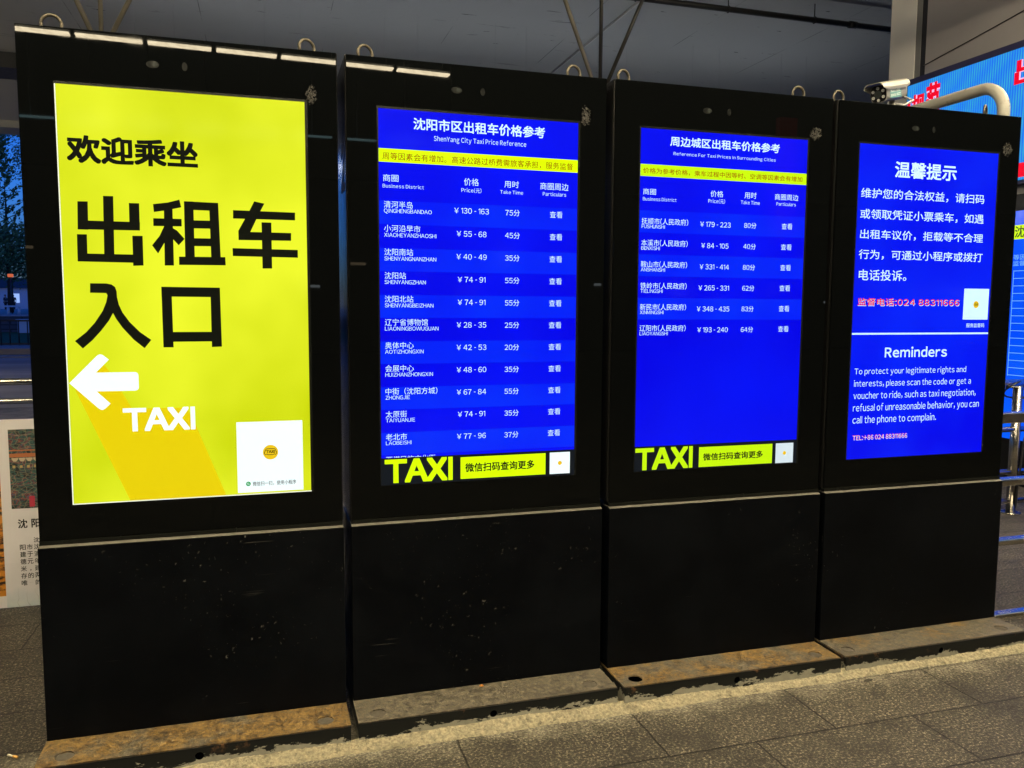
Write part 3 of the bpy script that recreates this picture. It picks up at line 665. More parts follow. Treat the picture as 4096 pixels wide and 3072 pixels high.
m.add([(.012*math.cos(i*1.05)*rnd.uniform(.6, 1.1), .009*math.sin(i*1.05)*rnd.uniform(.6, 1.1), .003+.006*rnd.random()) for i in range(6)]+[(0, 0, .011)], [(i, (i+1) % 6, 6) for i in range(6)]+[(5, 4, 3, 2, 1, 0)])
tag(m.build('orange_peel', plain('orange_scrap', (.55, .22, .03), .5), None, (1.588, -.035, ZB)), 'tiny crumpled orange scrap on the base of the city price kiosk', 'litter')

# ------------------------------------------------------------------ canopy overhead
HS = 5.985
def make_soffit():
    t = NT('stained_soffit'); P = t.coord(world=True)
    big = t.noise(P, .35, 4); c = t.mix(big, (.36, .37, .38), (.47, .48, .48))
    st = t.ramp(t.noise(t.coord((1.0, 5.5, 1), world=True), .85, 5, .62, .5), .655, .70); pa = t.ramp(t.noise(P, .33, 3), .46, .62)
    sm = t.ramp(t.noise(t.coord((2.2, 7.5, 1), loc=(3, 8, 1), world=True), 1.2, 4, .6), .70, .73)
    d = t.math('MAXIMUM', t.math('MULTIPLY', st, pa), sm); c = t.mix(t.math('MULTIPLY', d, .9), c, (.02, .02, .02))
    b = t.n.new('ShaderNodeTexBrick'); b.offset = 0
    for k_, val in (('Scale', 1.0), ('Mortar Size', .008), ('Mortar Smooth', .4), ('Brick Width', 1.86), ('Row Height', 4.8)): b.inputs[k_].default_value = val
    t.l.new(t.coord(loc=(100.5, 98, 0), world=True), b.inputs['Vector'])
    jf = t.math('MULTIPLY', b.outputs['Fac'], t.ramp(t.noise(P, .9, 4), .48, .60)); c = t.mix(t.math('MULTIPLY', jf, .75), c, (.05, .05, .05))
    t.set(color=c, rough=.65, spec=.35); t.bump(t.math('ADD', t.noise(P, 2.2, 4), t.math('MULTIPLY', t.noise(P, 22, 3), .2)), .25, .03); return t.m
CN = thing('canopy_roof', 'wide grey canopy soffit with dark stains above the kiosks', 'canopy', (0, 0, 0))
m = MB(); m.box(-45, 45, -40, 20.2, HS, HS+.4); m.build('soffit', make_soffit(), CN)
M_BEAM = plain('unlit_beam_paint', (.05, .052, .055), .5, 0, .4); M_FASC = plain('grey_fascia', (.30, .31, .32), .5)  # beam colour kept dark to stand for its unlit face
m = MB(); m.box(-45, 45, 13.35, 14.2, HS-.26, HS+.001); m.build('edge_beam', M_BEAM, CN)
m = MB(); m.box(-45, 45, 19.3, 20.24, HS-.16, HS+.41); m.build('fascia', M_FASC, CN)
m = MB(); m.cyl((5.95, 4, HS-.02), (5.95, 13.3, HS-.02), .016, 8); m.build('conduit', plain('pale_conduit', (.5, .5, .48), .4), CN)
PB = plain('black_pipe_paint', (.012, .012, .013), .4, 0, .5)
t = thing('ceiling_pipe', 'long black pipe hung below the canopy soffit at upper right', 'pipe', (0, 7.25, 5.76))
m = MB(); m.cyl((1, 0, 0), (13.5, 0, 0), .040, 12)
for x in (4.5, 9.05): m.cyl((x-.06, 0, 0), (x+.06, 0, 0), .05, 12)
m.build('pipe_run', PB, t)
for x in (2.8, 4.2, 5.6, 7.0, 8.4, 9.8):
    m = MB(); m.cyl((x, 0, .04), (x, 0, HS-5.76), .008, 6); m.tube([(x, .045*math.cos(a), .045*math.sin(a)) for a in [i*math.pi/6 for i in range(12)]], .007, 6, closed=True); m.build('hanger', PB, t)
# braced suspension rods
M_ROD = plain('worn_steel_rod', (.045, .043, .038), .35, .5, .5, .5, 9)
M_RODL = plain('pale_steel_rod', (.24, .22, .17), .35, .3, .5, .55, 5)
def hanger_rods(x, y, z, tl, trr, mats, label):
    t = thing('suspension_rods', label, 'hanger', (x, y, z), 0, 'braced rods hung from the canopy')
    h = HS-z
    m = MB(); m.cyl((0, 0, 0), (0, 0, h), .019, 10); m.build('vertical_rod', mats[0], t)
    m = MB(); m.cyl((0, .03, .02), (-tl*h, .03, h), .022, 8); m.build('brace', mats[1], t)
    m = MB(); m.cyl((0, -.03, .02), (trr*h, -.03, h), .020, 8); m.build('brace', mats[2], t)
    m = MB(); m.bbox(-.09, .09, -.055, .055, -.02, .05, .01); m.build('node_plate', PB, t)
hanger_rods(3.96, 4.5, 3.66, .405, .435, (M_ROD, M_RODL, M_ROD), 'steel rods crossing above the gap between the two price list kiosks')
hanger_rods(-.467, 4.5, 3.66, .42, .49, (M_RODL, M_RODL, M_RODL), 'pale steel rods meeting above the yellow screen kiosk')
# strip lamps
LM = NT('lamp_diffuser'); LM.set(emit=LM.mix(LM.ramp(LM.noise(LM.coord(), 14, 5, .7), .35, .65), (.62, .50, .32), (1, .85, .57)), es=LAMP, color=(.8, .8, .75), rough=.5)
m = MB(); m.bbox(-.335, .335, -.055, .055, -.022, 0, .006); dif = m
def lamp_proto():
    t = thing('strip_lamp', 'lit warm strip lamp of the mirrored row, copied as added lamps for extra light', 'lamp', (0, 0, 0), 0, 'rows of warm strip lamps under the canopy')
    dif.build('diffuser', LM.m, t)
    m = MB(); m.box(-.34, .34, -.03, .03, .0005, .03); m.build('housing', M_FASC, t)
    for x in (-.25, .25):
        m = MB(); m.cyl((x, 0, .03), (x, 0, HS-4.585), .006, 6); m.build('hanger_rod', M_FASC, t)
    return t
LP = lamp_proto(); first = True
spots = [(-1.82+.724*i+.28, -7.07-.045*i, 0) for i in range(-2, 7)]+[(-2.6+.85*i, yy, 0) for yy in (-.9, -2.2, -3.5) for i in range(12)]+[(-4.8-.9*i, 3.2+1.7*i, 0) for i in range(6)]+[(6.5, 1.25, 0), (6.6, .45, 0), (6.3, -.2, 0), (7.0, .9, 0), (7.1, .2, 0)]+[(-6.4-.35*i, 11.5+.9*i, 0) for i in range(9)]  # first run is the mirrored row; the rest are added to light ground, road, pillar
for x, y, r in spots:
    o = LP if first else copy_tree(LP); first = False
    o.location = (x, y, 4.585); o.rotation_euler = (0, 0, -.062 if y < -6 else 0)

CW = NT('added_cool_diffuser'); CW.set(emit=(.90, .96, 1.0), es=23.0, color=(.8, .8, .8), rough=.5)  # added lamps, hidden behind the kiosks, that brighten the soffit
cp = None
for i in range(7):
    if cp is None:
        cp = thing('strip_lamp', 'added cool strip lamp out of view beyond the kiosks, brightening the soffit', 'lamp', (0, 0, 0), 0, 'added cool strip lamps lighting the soffit')
        dif.build('diffuser', CW.m, cp)
        for x in (-.25, .25):
            m = MB(); m.cyl((x, 0, .0), (x, 0, HS-3.7), .0012, 5); m.build('wire', M_FASC, cp)
        o = cp
    else: o = copy_tree(cp)
    o.location = (-.6+1.7*i, 9.4, 3.7)

DL = NT('dim_lamp_diffuser'); DL.set(emit=(.55, .95, 1.0), es=5.0, color=(.8, .8, .8), rough=.5)
dp = None
for i in range(11):
    if dp is None:
        dp = thing('strip_lamp', 'dim teal strip lamp in the distant row mirrored by the kiosk glass', 'lamp', (0, 0, 0), 0, 'dim distant strip lamps')
        dif.build('diffuser', DL.m, dp)
        m = MB(); m.cyl((0, 0, 0), (0, 0, HS-4.585), .006, 5); m.build('hanger_rod', M_FASC, dp); o = dp
    else: o = copy_tree(dp)
    o.location = (-4.4+.86*i, -11.55-.03*i, 4.585)
t = thing('added_station_front', 'added dark station front with small lit windows, unseen except mirrored in the kiosk glass', 'building', (0, -26, 0))  # added behind the camera to keep sky out of the glass reflections
m = MB(); m.box(-60, 60, -1, 0, 0, 5.98); m.build('wall', plain('dark_facade', (.012, .013, .014), .5), t)
rnd = random.Random(21)
for i in range(34):
    x = -22+1.75*i+rnd.uniform(-.5, .5); z = rnd.choice((1.9, 2.3, 2.5, 3.1, 3.4)); w = rnd.choice((.05, .09, .14, .26)); m = MB(); m.box(x-w, x+w, .001, .03, z, z+rnd.choice((.05, .09, .16))); m.build('window', glow(*(('cool_window', (235, 250, 255), 5.5), ('warm_window', (255, 225, 180), 4.0))[i % 2]), t)
t = thing('banner_sign', 'tall narrow red lit banner sign mirrored faintly in the third kiosk', 'sign', (8.45, -8, 0))
m = MB(); m.bbox(-.16, .16, -.05, .05, 2.75, 4.55, .01); m.build('panel', glow('red_banner_light', (165, 16, 40)), t)
m = MB(); m.cyl((0, 0, 0), (0, 0, 2.75), .05, 12); m.build('post', PB, t)
# ------------------------------------------------------------------ right side: pillar, LED board, fare screen, rails, camera
M_PIL = plain('light_pillar_paint', (.86, .84, .80), .5, 0, .4, .05, 2); M_WALL = plain('grey_cladding', (.36, .345, .355), .5, 0, .4, .08, 1.5)
t = thing('clad_pillar', 'light grey clad pillar with a dark gap rising above the blue LED board', 'pillar', (7.6, 0, 0))
m = MB(); m.box(0, 1.5, 4.40, 4.779, 0, HS); m.build('pale_panel', M_PIL, t)
m = MB(); m.box(.012, 1.5, 4.244, 4.399, 0, HS); m.build('recess', plain('dark_recess', (.02, .02, .024), .5), t)
m = MB(); m.box(.006, .2, 4.325, 4.40, 0, HS-.01); m.build('corner_trim', plain('trim_grey', (.22, .22, .22), .4), t)
m = MB(); m.box(0, 1.5, -2.0, 4.243, 0, HS); m.build('wall_panel', M_WALL, t)
m = MB(); m.tube([(-.008, 4.25-.2*i, 4.24+.03*i-.012*math.sin(i*.26)) for i in range(14)], .006, 6); m.build('loose_wire', PB, t)
def make_led():
    t = NT('led_blue_pixels'); v = t.coord()
    w = t.n.new('ShaderNodeTexWave'); w.wave_type = 'BANDS'; w.bands_direction = 'Y'; w.inputs['Scale'].default_value = 11.5; w.inputs['Distortion'].default_value = 1.2; w.inputs['Detail'].default_value = 1; w.inputs['Detail Scale'].default_value = .4
    t.l.new(v, w.inputs['Vector'])
    w2 = t.n.new('ShaderNodeTexWave'); w2.wave_type = 'BANDS'; w2.bands_direction = 'DIAGONAL'; w2.inputs['Scale'].default_value = 2.2; w2.inputs['Distortion'].default_value = 2.5; t.l.new(v, w2.inputs['Vector'])
    c = t.mix(t.math('MULTIPLY', w.outputs['Fac'], .75), lin(6, 104, 236), lin(70, 196, 214)); c = t.mix(t.math('MULTIPLY', w2.outputs['Fac'], .35), c, lin(0, 96, 250))
    t.set(emit=c, es=1.0, color=(.01, .01, .01), rough=.4, spec=.2); return t.m
LED = thing('led_board', 'long bright blue LED board with red characters on the grey wall', 'LED board', (7.5, 0, 0))
m = MB(); m.box(.001, .098, -1.5, 4.375, 2.80, 4.108); m.build('frame', plain('led_frame', (.03, .03, .10), .4), LED)
m = MB(); m.box(-.003, .05, -1.46, 4.362, 2.835, 4.042); m.build('display', make_led(), LED)
LF = lambda u, v, o: (-.006-o, -u, v)
reds = [('务', (-4.50, 3.63, -4.30, 3.885)), ('规', (-4.295, 3.65, -4.105, 3.925)), ('范', (-4.09, 3.66, -3.90, 3.995)), ('出', (-3.02, 3.70, -2.66, 3.955))]
m = MB()
for c_, b_ in reds[1:]: letters(m, c_, fit=b_, bold=.065, M=LF)
letters(m, '务', fit=(-4.358, 3.63, -4.31, 3.885) if False else (-4.36, 3.62, -4.30, 3.88), bold=.05, M=LF)
m.build('outline_lettering', glow('pink_white_pixels', (250, 190, 235)), LED)
m = MB()
for c_, b_ in reds[1:]: letters(m, c_, fit=b_, bold=.03, M=LF, d=.002)
letters(m, '务', fit=(-4.36, 3.62, -4.30, 3.88), bold=.03, M=LF, d=.002)
m.build('red_lettering', glow('red_led_pixels', (240, 0, 40)), LED)
m = MB(); m.box(-.008, -.004, 2.2, 3.1, 2.86, 2.99); m.build('red_strip', glow('red_led_pixels', (240, 0, 40)), LED)
# fare screen facing left
FS = thing('fare_screen', 'big bright blue screen with a yellow heading bar, behind the steel railings at right', 'screen', (7.5, 0, 0))
m = MB(); m.bbox(-.05, .095, 1.2, 3.12, .0, 2.70, .01); m.build('casing', M_HOUSE, FS)
m = MB(); m.box(-.055, -.04, 1.3, 3.02, .43, 2.545); fd = m.build('display', glow('azure_pixels', (0, 96, 252), rgb2=(0, 70, 250), scale=1.5), FS)
FF = lambda u, v, o: (-.0565-o, -u, v)
m = MB(); m.add([FF(-3.02, 2.285, 0), FF(-1.3, 2.285, 0), FF(-1.3, 2.414, 0), FF(-3.02, 2.414, 0)], [(0, 1, 2, 3)]); m.build('heading_bar', G_LIME, fd)
m = MB(); letters(m, '沈阳', fit=(-2.864, 2.30, -2.67, 2.405), bold=.02, M=FF, d=.002); m.build('heading_lettering', glow('olive_pixels', (60, 80, 20)), fd)
m = MB(); letters(m, '等因', fit=(-2.865, 2.095, -2.74, 2.145), M=FF); letters(m, '监督', fit=(-2.865, 2.04, -2.74, 2.087), M=FF)
for i in range(15): m.add([FF(-2.852, 1.992-.069*i, 0), FF(-1.35, 1.992-.069*i, 0), FF(-1.35, 1.997-.069*i, 0), FF(-2.852, 1.997-.069*i, 0)], [(0, 1, 2, 3)])
m.add([FF(-2.855, 1.02, .0005), FF(-2.85, 1.02, .0005), FF(-2.85, 2.0, .0005), FF(-2.855, 2.0, .0005)], [(0, 1, 2, 3)])
m.build('table_lettering', glow('pale_blue_pixels', (120, 190, 255)), fd)
# steel railings
def make_steel(name, c=(.55, .53, .49), r=.2):
    t = NT(name); t.set(color=t.mix(t.noise(t.coord((1, 1, 1)), 8, 4), tuple(a*.75 for a in c), c), metal=1.0, rough=t.ramp(t.noise(t.coord(), 20, 4), .3, .7, r*.7, r*1.4)); return t.m
M_STEEL = make_steel('stainless_steel')
t = thing('flat_rail_barrier', 'low steel barrier of four flat rails beside the last kiosk', 'barrier', (4.33, .16, 0))
for z0, z1, th in ((1.045, 1.10, .03), (.714, .752, .03), (.396, .428, .03), (.004, .024, .03)):
    m = MB(); m.bbox(.0, 2.1, -th, th, z0, z1, .008, 3); m.build('rail', M_STEEL, t)
for x in (-.02, 2.12):
    m = MB(); m.bbox(x-.02, x+.02, -.025, .025, 0, 1.12, .006); m.build('post', M_STEEL, t)
t = thing('tube_railing', 'steel tube railing with a post tied by black cable before the fare screen', 'railing', (6.5, 1.9, 0))
m = MB(); m.cyl((0, 0, 0), (0, 0, 1.03), .036, 16); m.build('post', M_STEEL, t)
m = MB(); m.cyl((0, 0, 0), (0, 0, .012), .075, 20); m.build('foot_flange', M_STEEL, t)
for z, r in ((1.05, .036), (.685, .022), (.34, .022), (.10, .022)):
    m = MB(); m.tube([(-1.6, 0, z), (1.0, 0, z)], r, 14); m.build('rail', M_STEEL, t)
m = MB(); rnd = random.Random(3)
m.tube([(.05*math.cos(i*.8)+.09*math.sin(i*.37), .055*math.sin(i*.8), 1.0+.07*math.sin(i*.53)) for i in range(26)], .007, 6)
m.tube([(.08, -.045, 1.0), (.11, -.04, .93), (.10, -.04, .8), (.05, -.04, .6), (.03, -.042, .4), (.01, -.042, .2), (0, -.045, .05)], .008, 6); m.build('black_cable', PB, t)
# white inverted U pipe
M_WPIPE = plain('cream_gloss_paint', (.34, .33, .285), .3, 0, .5, .06, 4)
hp = [(0, 0, 0), (0, 0, 2.80)]+[(0, .165-.165*math.cos(a), 2.80+.165*math.sin(a)) for a in [i*math.pi/16 for i in range(1, 9)]]+[(0, 1.3, 2.965)]+[(0, 1.3+.165*math.sin(a), 2.80+.165*math.cos(a)) for a in [i*math.pi/16 for i in range(1, 9)]]+[(0, 1.465, 0)]
t = thing('hoop_frame', 'thick cream steel pipe bent into a tall hoop behind the last kiosk', 'pipe frame', (4.985, .78, 0))
m = MB(); m.tube(hp, .035, 20); m.build('bent_pipe', M_WPIPE, t)
for y in (0, 1.465):
    m = MB(); m.cyl((0, y, 0), (0, y, .014), .08, 20); m.build('foot_flange', M_WPIPE, t)
# security camera
CT = thing('security_camera', 'white bullet security camera with a teal sticker on top of the last kiosk', 'security camera', (3.80, .30, 2.728))
f = Vector((-.90, -.36, -.24)).normalized(); rgt = f.cross(Vector((0, 0, 1))).normalized(); upv = rgt.cross(f)
CT.matrix_world = Matrix(((-f.x, -rgt.x, upv.x, 3.735), (-f.y, -rgt.y, upv.y, .30), (-f.z, -rgt.z, upv.z, 2.694), (0, 0, 0, 1)))
# local axes: +x back, -x front, z up
M_CW = plain('white_camera_paint', (.25, .245, .215), .35, 0, .4, .08); M_CB = plain('black_camera_face', (.01, .01, .012), .25)
def prof(w, h, n=20, e=3.2):
    return [((abs(math.cos(a))**(2/e))*math.copysign(w, math.cos(a)), (abs(math.sin(a))**(2/e))*math.copysign(h, math.sin(a))) for a in [2*math.pi*i/n for i in range(n)]]
m = MB(); pr = prof(.042, .042); n = len(pr); m.prism([(-.085, a, b) for a, b in pr], (.20, 0, 0)); m.build('body', M_CW, CT)
m = MB(); m.prism([(-.0865, a*.93, b*.93) for a, b in pr], (.002, 0, 0)); fc = m.build('front_face', M_CB, CT)
m = MB(); m.cyl((-.0868, 0, -.002), (-.094, 0, -.002), .019, 20); m.build('lens', M_LENS, fc)
M_IR = plain('infrared_glass', (.42, .42, .40), .15, 0, .8)
for i in range(6):
    a = math.pi/6+i*math.pi/3; m = MB(); m.cyl((-.0868, .029*math.cos(a), -.002+.028*math.sin(a)), (-.091, .029*math.cos(a), -.002+.028*math.sin(a)), .0075, 12); m.build('infrared_lamp', M_IR, fc)
# hood: arched sheet over the top with cut back sides
m = MB(); top = [(-.050, .010), (-.0505, .024), (-.044, .044), (-.030, .052), (.030, .052), (.044, .044), (.0505, .024), (.050, .010)]
xs = [-.128, -.118, -.095, -.085, .10, .135]; drop = [.016, .014, .004, 0, 0, .010]
vs = []
for x, d in zip(xs, drop):
    for i, (a, b) in enumerate(top): vs.append((x, a, b+(d if i in (0, 7) else (d*.5 if i in (1, 6) else 0)) if b < .03 else b))
for x, d in zip(xs, drop):
    for i, (a, b) in enumerate(top): q = (x, a*.95, (b+(d if i in (0, 7) else (d*.5 if i in (1, 6) else 0)) if b < .03 else b-.003)); vs.append(q)
o_ = len(xs)*8; fs = [(i*8+j, (i+1)*8+j, (i+1)*8+j+1, i*8+j+1) for i in range(len(xs)-1) for j in range(7)]
fs += [tuple(o_+q for q in f_[::-1]) for f_ in fs]+[(j, j+1, o_+j+1, o_+j) for j in range(7)]+[(40+j, o_+40+j, o_+41+j, 41+j) for j in range(7)]+[(i*8, o_+i*8, o_+i*8+8, i*8+8) for i in range(5)]+[(i*8+7, i*8+15, o_+i*8+15, o_+i*8+7) for i in range(5)]
m.add(vs, fs); m.build('sun_hood', M_CW, CT)
side = -1
SF = lambda u, v, o: (u, .0425+o, v)
m = MB(); m.add([SF(-.055, -.030, 0), SF(.055, -.030, 0), SF(.055, .016, 0), SF(-.055, .016, 0)], [(0, 1, 2, 3)]); st = m.build('sticker', plain('teal_sticker', (.13, .33, .33), .4), CT)
m = MB(); letters(m, 'NORTHINK', fit=(-.049, -.004, .046, .012), bold=.02, M=SF, d=.0006); letters(m, '鼎泰科技', fit=(-.049, -.024, .0, -.010), bold=.01, M=SF, d=.0006)
m.add([SF(.006, -.014, .0006), SF(.046, -.014, .0006), SF(.046, -.011, .0006), SF(.006, -.011, .0006)], [(0, 1, 2, 3)]); m.add([SF(.006, -.021, .0006), SF(.046, -.021, .0006), SF(.046, -.018, .0006), SF(.006, -.018, .0006)], [(0, 1, 2, 3)])
m.build('sticker_lettering', plain('sticker_white', (.75, .8, .75), .5), st)
m = MB(); m.tube([(.04, 0, -.043), (.05, 0, -.09), (.10, .03, -.12), (.10, .03, -.165)], .014, 12); m.build('bracket', M_CW, CT)
m = MB(); m.tube([(.11, .0, -.02), (.05, .10, -.06), (-.09, .12, -.075), (-.17, .12, -.06)], .006, 8); m.build('cable', plain('grey_cable', (.3, .3, .3), .5), CT)

# ------------------------------------------------------------------ left side: poster, rails, road, park
M_BOARD = plain('white_poster_vinyl', (.66, .64, .66), .5, 0, .4, .05, 3)
PO = thing('poster_board', 'white poster board with temple pictures and brush lettering left of the kiosks', 'poster', (0, 1.72, 0))
m = MB(); m.box(-1.7, .7, 0, .03, .006, 1.022); m.build('board', M_BOARD, PO)
PF = lambda u, v, o: (u, -.0015-o, v)
def prect(m, u0, v0, u1, v1, o=0): m.add([PF(u0, v0, o), PF(u1, v0, o), PF(u1, v1, o), PF(u0, v1, o)], [(0, 1, 2, 3)])
m = MB()
for s, b in (('沈', (-.516, .437, -.471, .486)), ('阳', (-.452, .437, -.407, .485)), ('故', (-.388, .437, -.343, .485)), ('宫', (-.324, .437, -.279, .485))): letters(m, s, fit=b, bold=.02, M=PF)
for i, row in enumerate(('阳市沈', '建于清', '德元年', '米，建', '存的两', '唯一的')):
    for j, ch in enumerate(row):
        v = .317-i*.0392
        if ch == '，': letters(m, ch, fit=(-.470, v+.0, -.462, v+.010), M=PF)
        elif ch == '一': letters(m, ch, fit=(-.4795, v+.013, -.4515, v+.018), bold=.04, M=PF)
        else: letters(m, ch, fit=(-.5125+.0335*j, v, -.4845+.0335*j, v+.030), bold=.012, M=PF)
letters(m, '沈', fit=(-.4455, .355, -.4175, .383), bold=.012, M=PF)
m.build('lettering', plain('black_ink', (.012, .012, .012), .6), PO)
def temple_mat():
    t = NT('temple_picture'); v = t.coord(); s = t.sep(v)
    vo = t.n.new('ShaderNodeTexVoronoi'); vo.feature = 'DISTANCE_TO_EDGE'; vo.inputs['Scale'].default_value = 34; t.l.new(t.coord((1, 1, 1.5)), vo.inputs['Vector'])
    ln = t.ramp(vo.outputs['Distance'], .0, .09, 1, 0)
    n = t.noise(t.coord((16, 1, 26)), 1, 4, .7, 1.5)
    cr = t.n.new('ShaderNodeValToRGB'); e = cr.color_ramp; e.interpolation = 'CONSTANT'; e.elements[0].color = (.012, .016, .02, 1); e.elements[0].position = 0
    for p_, c_ in ((.45, (.03, .10, .09)), (.52, (.02, .03, .06)), (.57, (.20, .05, .03)), (.62, (.05, .09, .16)), (.68, (.30, .22, .12))):
        q = e.elements.new(p_); q.color = (*c_, 1)
    e.elements[-1].color = (.03, .05, .08, 1)
    t.l.new(n, cr.inputs[0]); c = t.mix(t.math('MULTIPLY', ln, .55), cr.outputs[0], (.32, .27, .17))
    t.set(color=c, rough=.45); return t.m
m = MB(); prect(m, -.5415, .544, -.20, .971); pc = m.build('temple_picture', temple_mat(), PO)
m = MB()
for i in range(10): m.add([PF(-.53+.034*i, .812, .0008), PF(-.521+.034*i, .799, .0008), PF(-.508+.034*i, .799, .0008), PF(-.499+.034*i, .812, .0008), PF(-.499+.034*i, .818, .0008), PF(-.53+.034*i, .818, .0008)], [(0, 1, 2, 3, 4, 5)])
m.build('scalloped_edge', plain('pale_scallop', (.5, .42, .30), .5), PO)
m = MB(); prect(m, -.541, .822, -.20, .842, .0008); prect(m, -.54, .855, -.2, .862, .0008); m.build('orange_beam', plain('orange_ink', (.42, .14, .05), .5), PO)
m = MB()
for i in range(9): prect(m, -.527+.034*i, .764, -.514+.034*i, .778, .0008)
m.build('gold_squares', plain('gold_ink', (.45, .33, .12), .5), PO)
m = MB(); prect(m, -.456, .552, -.43, .61, .0008); prect(m, -.36, .552, -.33, .61, .0008); m.build('red_columns', plain('red_ink', (.42, .03, .06), .5), PO)
def roof_mat():
    t = NT('roof_picture'); n = t.noise(t.coord((9, 1, 30)), 1, 4, .7); s = t.sep(t.coord())
    cr = t.n.new('ShaderNodeValToRGB'); e = cr.color_ramp; e.elements[0].color = (.03, .015, .01, 1); e.elements[1].color = (.55, .22, .02, 1); e.elements[0].position = .42; e.elements[1].position = .52
    t.l.new(n, cr.inputs[0]); c = t.mix(t.ramp(s[2], .66, .72), cr.outputs[0], (.42, .07, .07)); c = t.mix(t.ramp(s[2], .75, .80), c, (.30, .20, .28)); t.set(color=c, rough=.5); return t.m
m = MB(); prect(m, -1.5, .072, -.588, 1.0); m.build('roof_picture', roof_mat(), PO)
def wash_mat():
    t = NT('watercolour_hills'); s = t.sep(t.coord()); n = t.noise(t.coord(), 9, 4)
    w = t.n.new('ShaderNodeTexWave'); w.inputs['Scale'].default_value = 5; w.inputs['Distortion'].default_value = 9; w.inputs['Detail Scale'].default_value = 1.2; t.l.new(t.coord(), w.inputs['Vector'])
    k = t.ramp(t.math('ADD', s[2], t.math('MULTIPLY', n, .12)), .17, .02)
    c = t.mix(k, (.64, .62, .64), t.mix(n, (.36, .46, .60), (.52, .60, .48))); c = t.mix(t.math('MULTIPLY', t.ramp(w.outputs['Fac'], .985, 1.0), t.math('MULTIPLY', k, .8)), c, (.22, .24, .22)); t.set(color=c, rough=.5); return t.m
m = MB(); prect(m, -.586, .0065, .69, .25, -.0007); m.build('painted_hills', wash_mat(), PO)
t = thing('guard_rail', 'two polished steel tubes running behind the white poster board', 'railing', (0, 1.95, 0))
for z, r in ((1.205, .019), (1.098, .016)):
    m = MB(); m.cyl((-3.2, 0, z), (.8, 0, z), r, 16); m.build('tube', M_STEEL, t)
for x in (-2.6, -1.7, .3):
    m = MB(); m.cyl((x, 0, 0), (x, 0, 1.2), .018, 12); m.build('post', M_STEEL, t)
# road and verge
def make_asph():
    t = NT('asphalt'); P = t.coord(world=True); f = t.noise(P, 60, 3); g = t.noise(t.coord((.15, 1.2, 1), world=True), .7, 4)
    t.set(color=t.mix(t.ramp(g, .35, .65), (.10, .095, .085), t.mix(f, (.17, .16, .14), (.26, .245, .21))), rough=.6, spec=.4); t.bump(f, .3, .01); return t.m
m = MB(); m.box(-120, 60, 11.5, 25.6, -.05, .006); tag(m.build('road', make_asph()), kind='structure')
M_STONE = plain('kerb_stone', (.24, .22, .19), .7, 0, .3, .2, 3)
m = MB(); m.box(-120, 60, 25.6, 26.3, -.05, .05); tag(m.build('gutter', plain('gutter_stone', (.10, .12, .16), .5)), kind='structure')
m = MB(); m.box(-120, 60, 27.6, 30.6, -.05, .19); tag(m.build('kerb', M_STONE), kind='structure')
def make_grass():
    t = NT('lawn_grass'); P = t.coord(world=True); f = t.noise(P, 16, 5, .7)
    t.set(color=t.mix(t.ramp(f, .3, .7), (.02, .06, .015), (.06, .14, .03)), rough=.8, spec=.2); t.bump(f, 1, .05); return t.m
m = MB(); m.box(-120, 60, 30.61, 50, -.05, .10); tag(m.build('lawn', make_grass()), kind='structure')
m = MB(); m.box(-160, 80, 50.3, 300, -.05, 1.06); tag(m.build('terrace', plain('terrace_paving', (.22, .22, .22), .6)), kind='structure')
def make_block():
    t = NT('coursed_stone'); b = t.n.new('ShaderNodeTexBrick'); b.inputs['Scale'].default_value = 1; b.inputs['Brick Width'].default_value = 1.2; b.inputs['Row Height'].default_value = .26; b.inputs['Mortar Size'].default_value = .03
    b.inputs['Color1'].default_value = (.06, .06, .065, 1); b.inputs['Color2'].default_value = (.09, .09, .095, 1); b.inputs['Mortar'].default_value = (.015, .015, .015, 1)
    t.l.new(t.coord(rot=(R(90), 0, 0), world=True), b.inputs['Vector']); t.set(color=b.outputs['Color'], rough=.7); return t.m
t = thing('retaining_wall', 'dark coursed stone retaining wall beyond the lawn', 'wall', (-20, 50, 0))
m = MB(); m.box(-60, 60, 0, .29, -.05, 1.0); m.build('wall_face', make_block(), t)
m = MB(); m.box(-60, 60, -.06, .29, 1.001, 1.09); m.build('coping', plain('pale_coping', (.35, .36, .38), .6), t)
M_WST = plain('white_stone', (.62, .62, .62), .6, 0, .3, .1, 3)
t = thing('gate_pier', 'squat white stone pier in front of the dark retaining wall', 'pier', (-11.75, 48.6, .1))
m = MB(); m.bbox(-.62, .62, -.5, .5, 0, .66, .03); m.build('shaft', M_WST, t); m = MB(); m.bbox(-.70, .70, -.58, .58, .661, .76, .03); m.build('cap', M_WST, t)
t = thing('black_fence', 'black metal bar fence along the kerb across the road', 'fence', (-9, 30.3, .19))
FB = plain('black_fence_paint', (.012, .013, .014), .5)
for z in (.02, .86): m = MB(); m.box(-4, 4, -.025, .025, z, z+.06); m.build('rail', FB, t)
b0 = None
for i in range(28):
    x = -3.9+.285*i+.0
    if b0 is None: m = MB(); m.cyl((0, 0, 0), (0, 0, .9), .022, 8); b0 = m.build('bar', FB, t); b0.location.x = x
    else: c_ = b0.copy(); COL.objects.link(c_); c_.location.x = x
t = thing('stone_balustrade', 'white stone balustrade on the terrace in front of the people', 'balustrade', (-15, 55, 1.06))
m = MB(); m.box(-7, 5, -.1, .1, .46, .56); m.build('handrail', M_WST, t)
for i in range(20):
    m = MB(); m.cyl((-6.8+.6*i, 0, 0), (-6.8+.6*i, 0, .46), .09, 10, .07); m.build('baluster', M_WST, t)

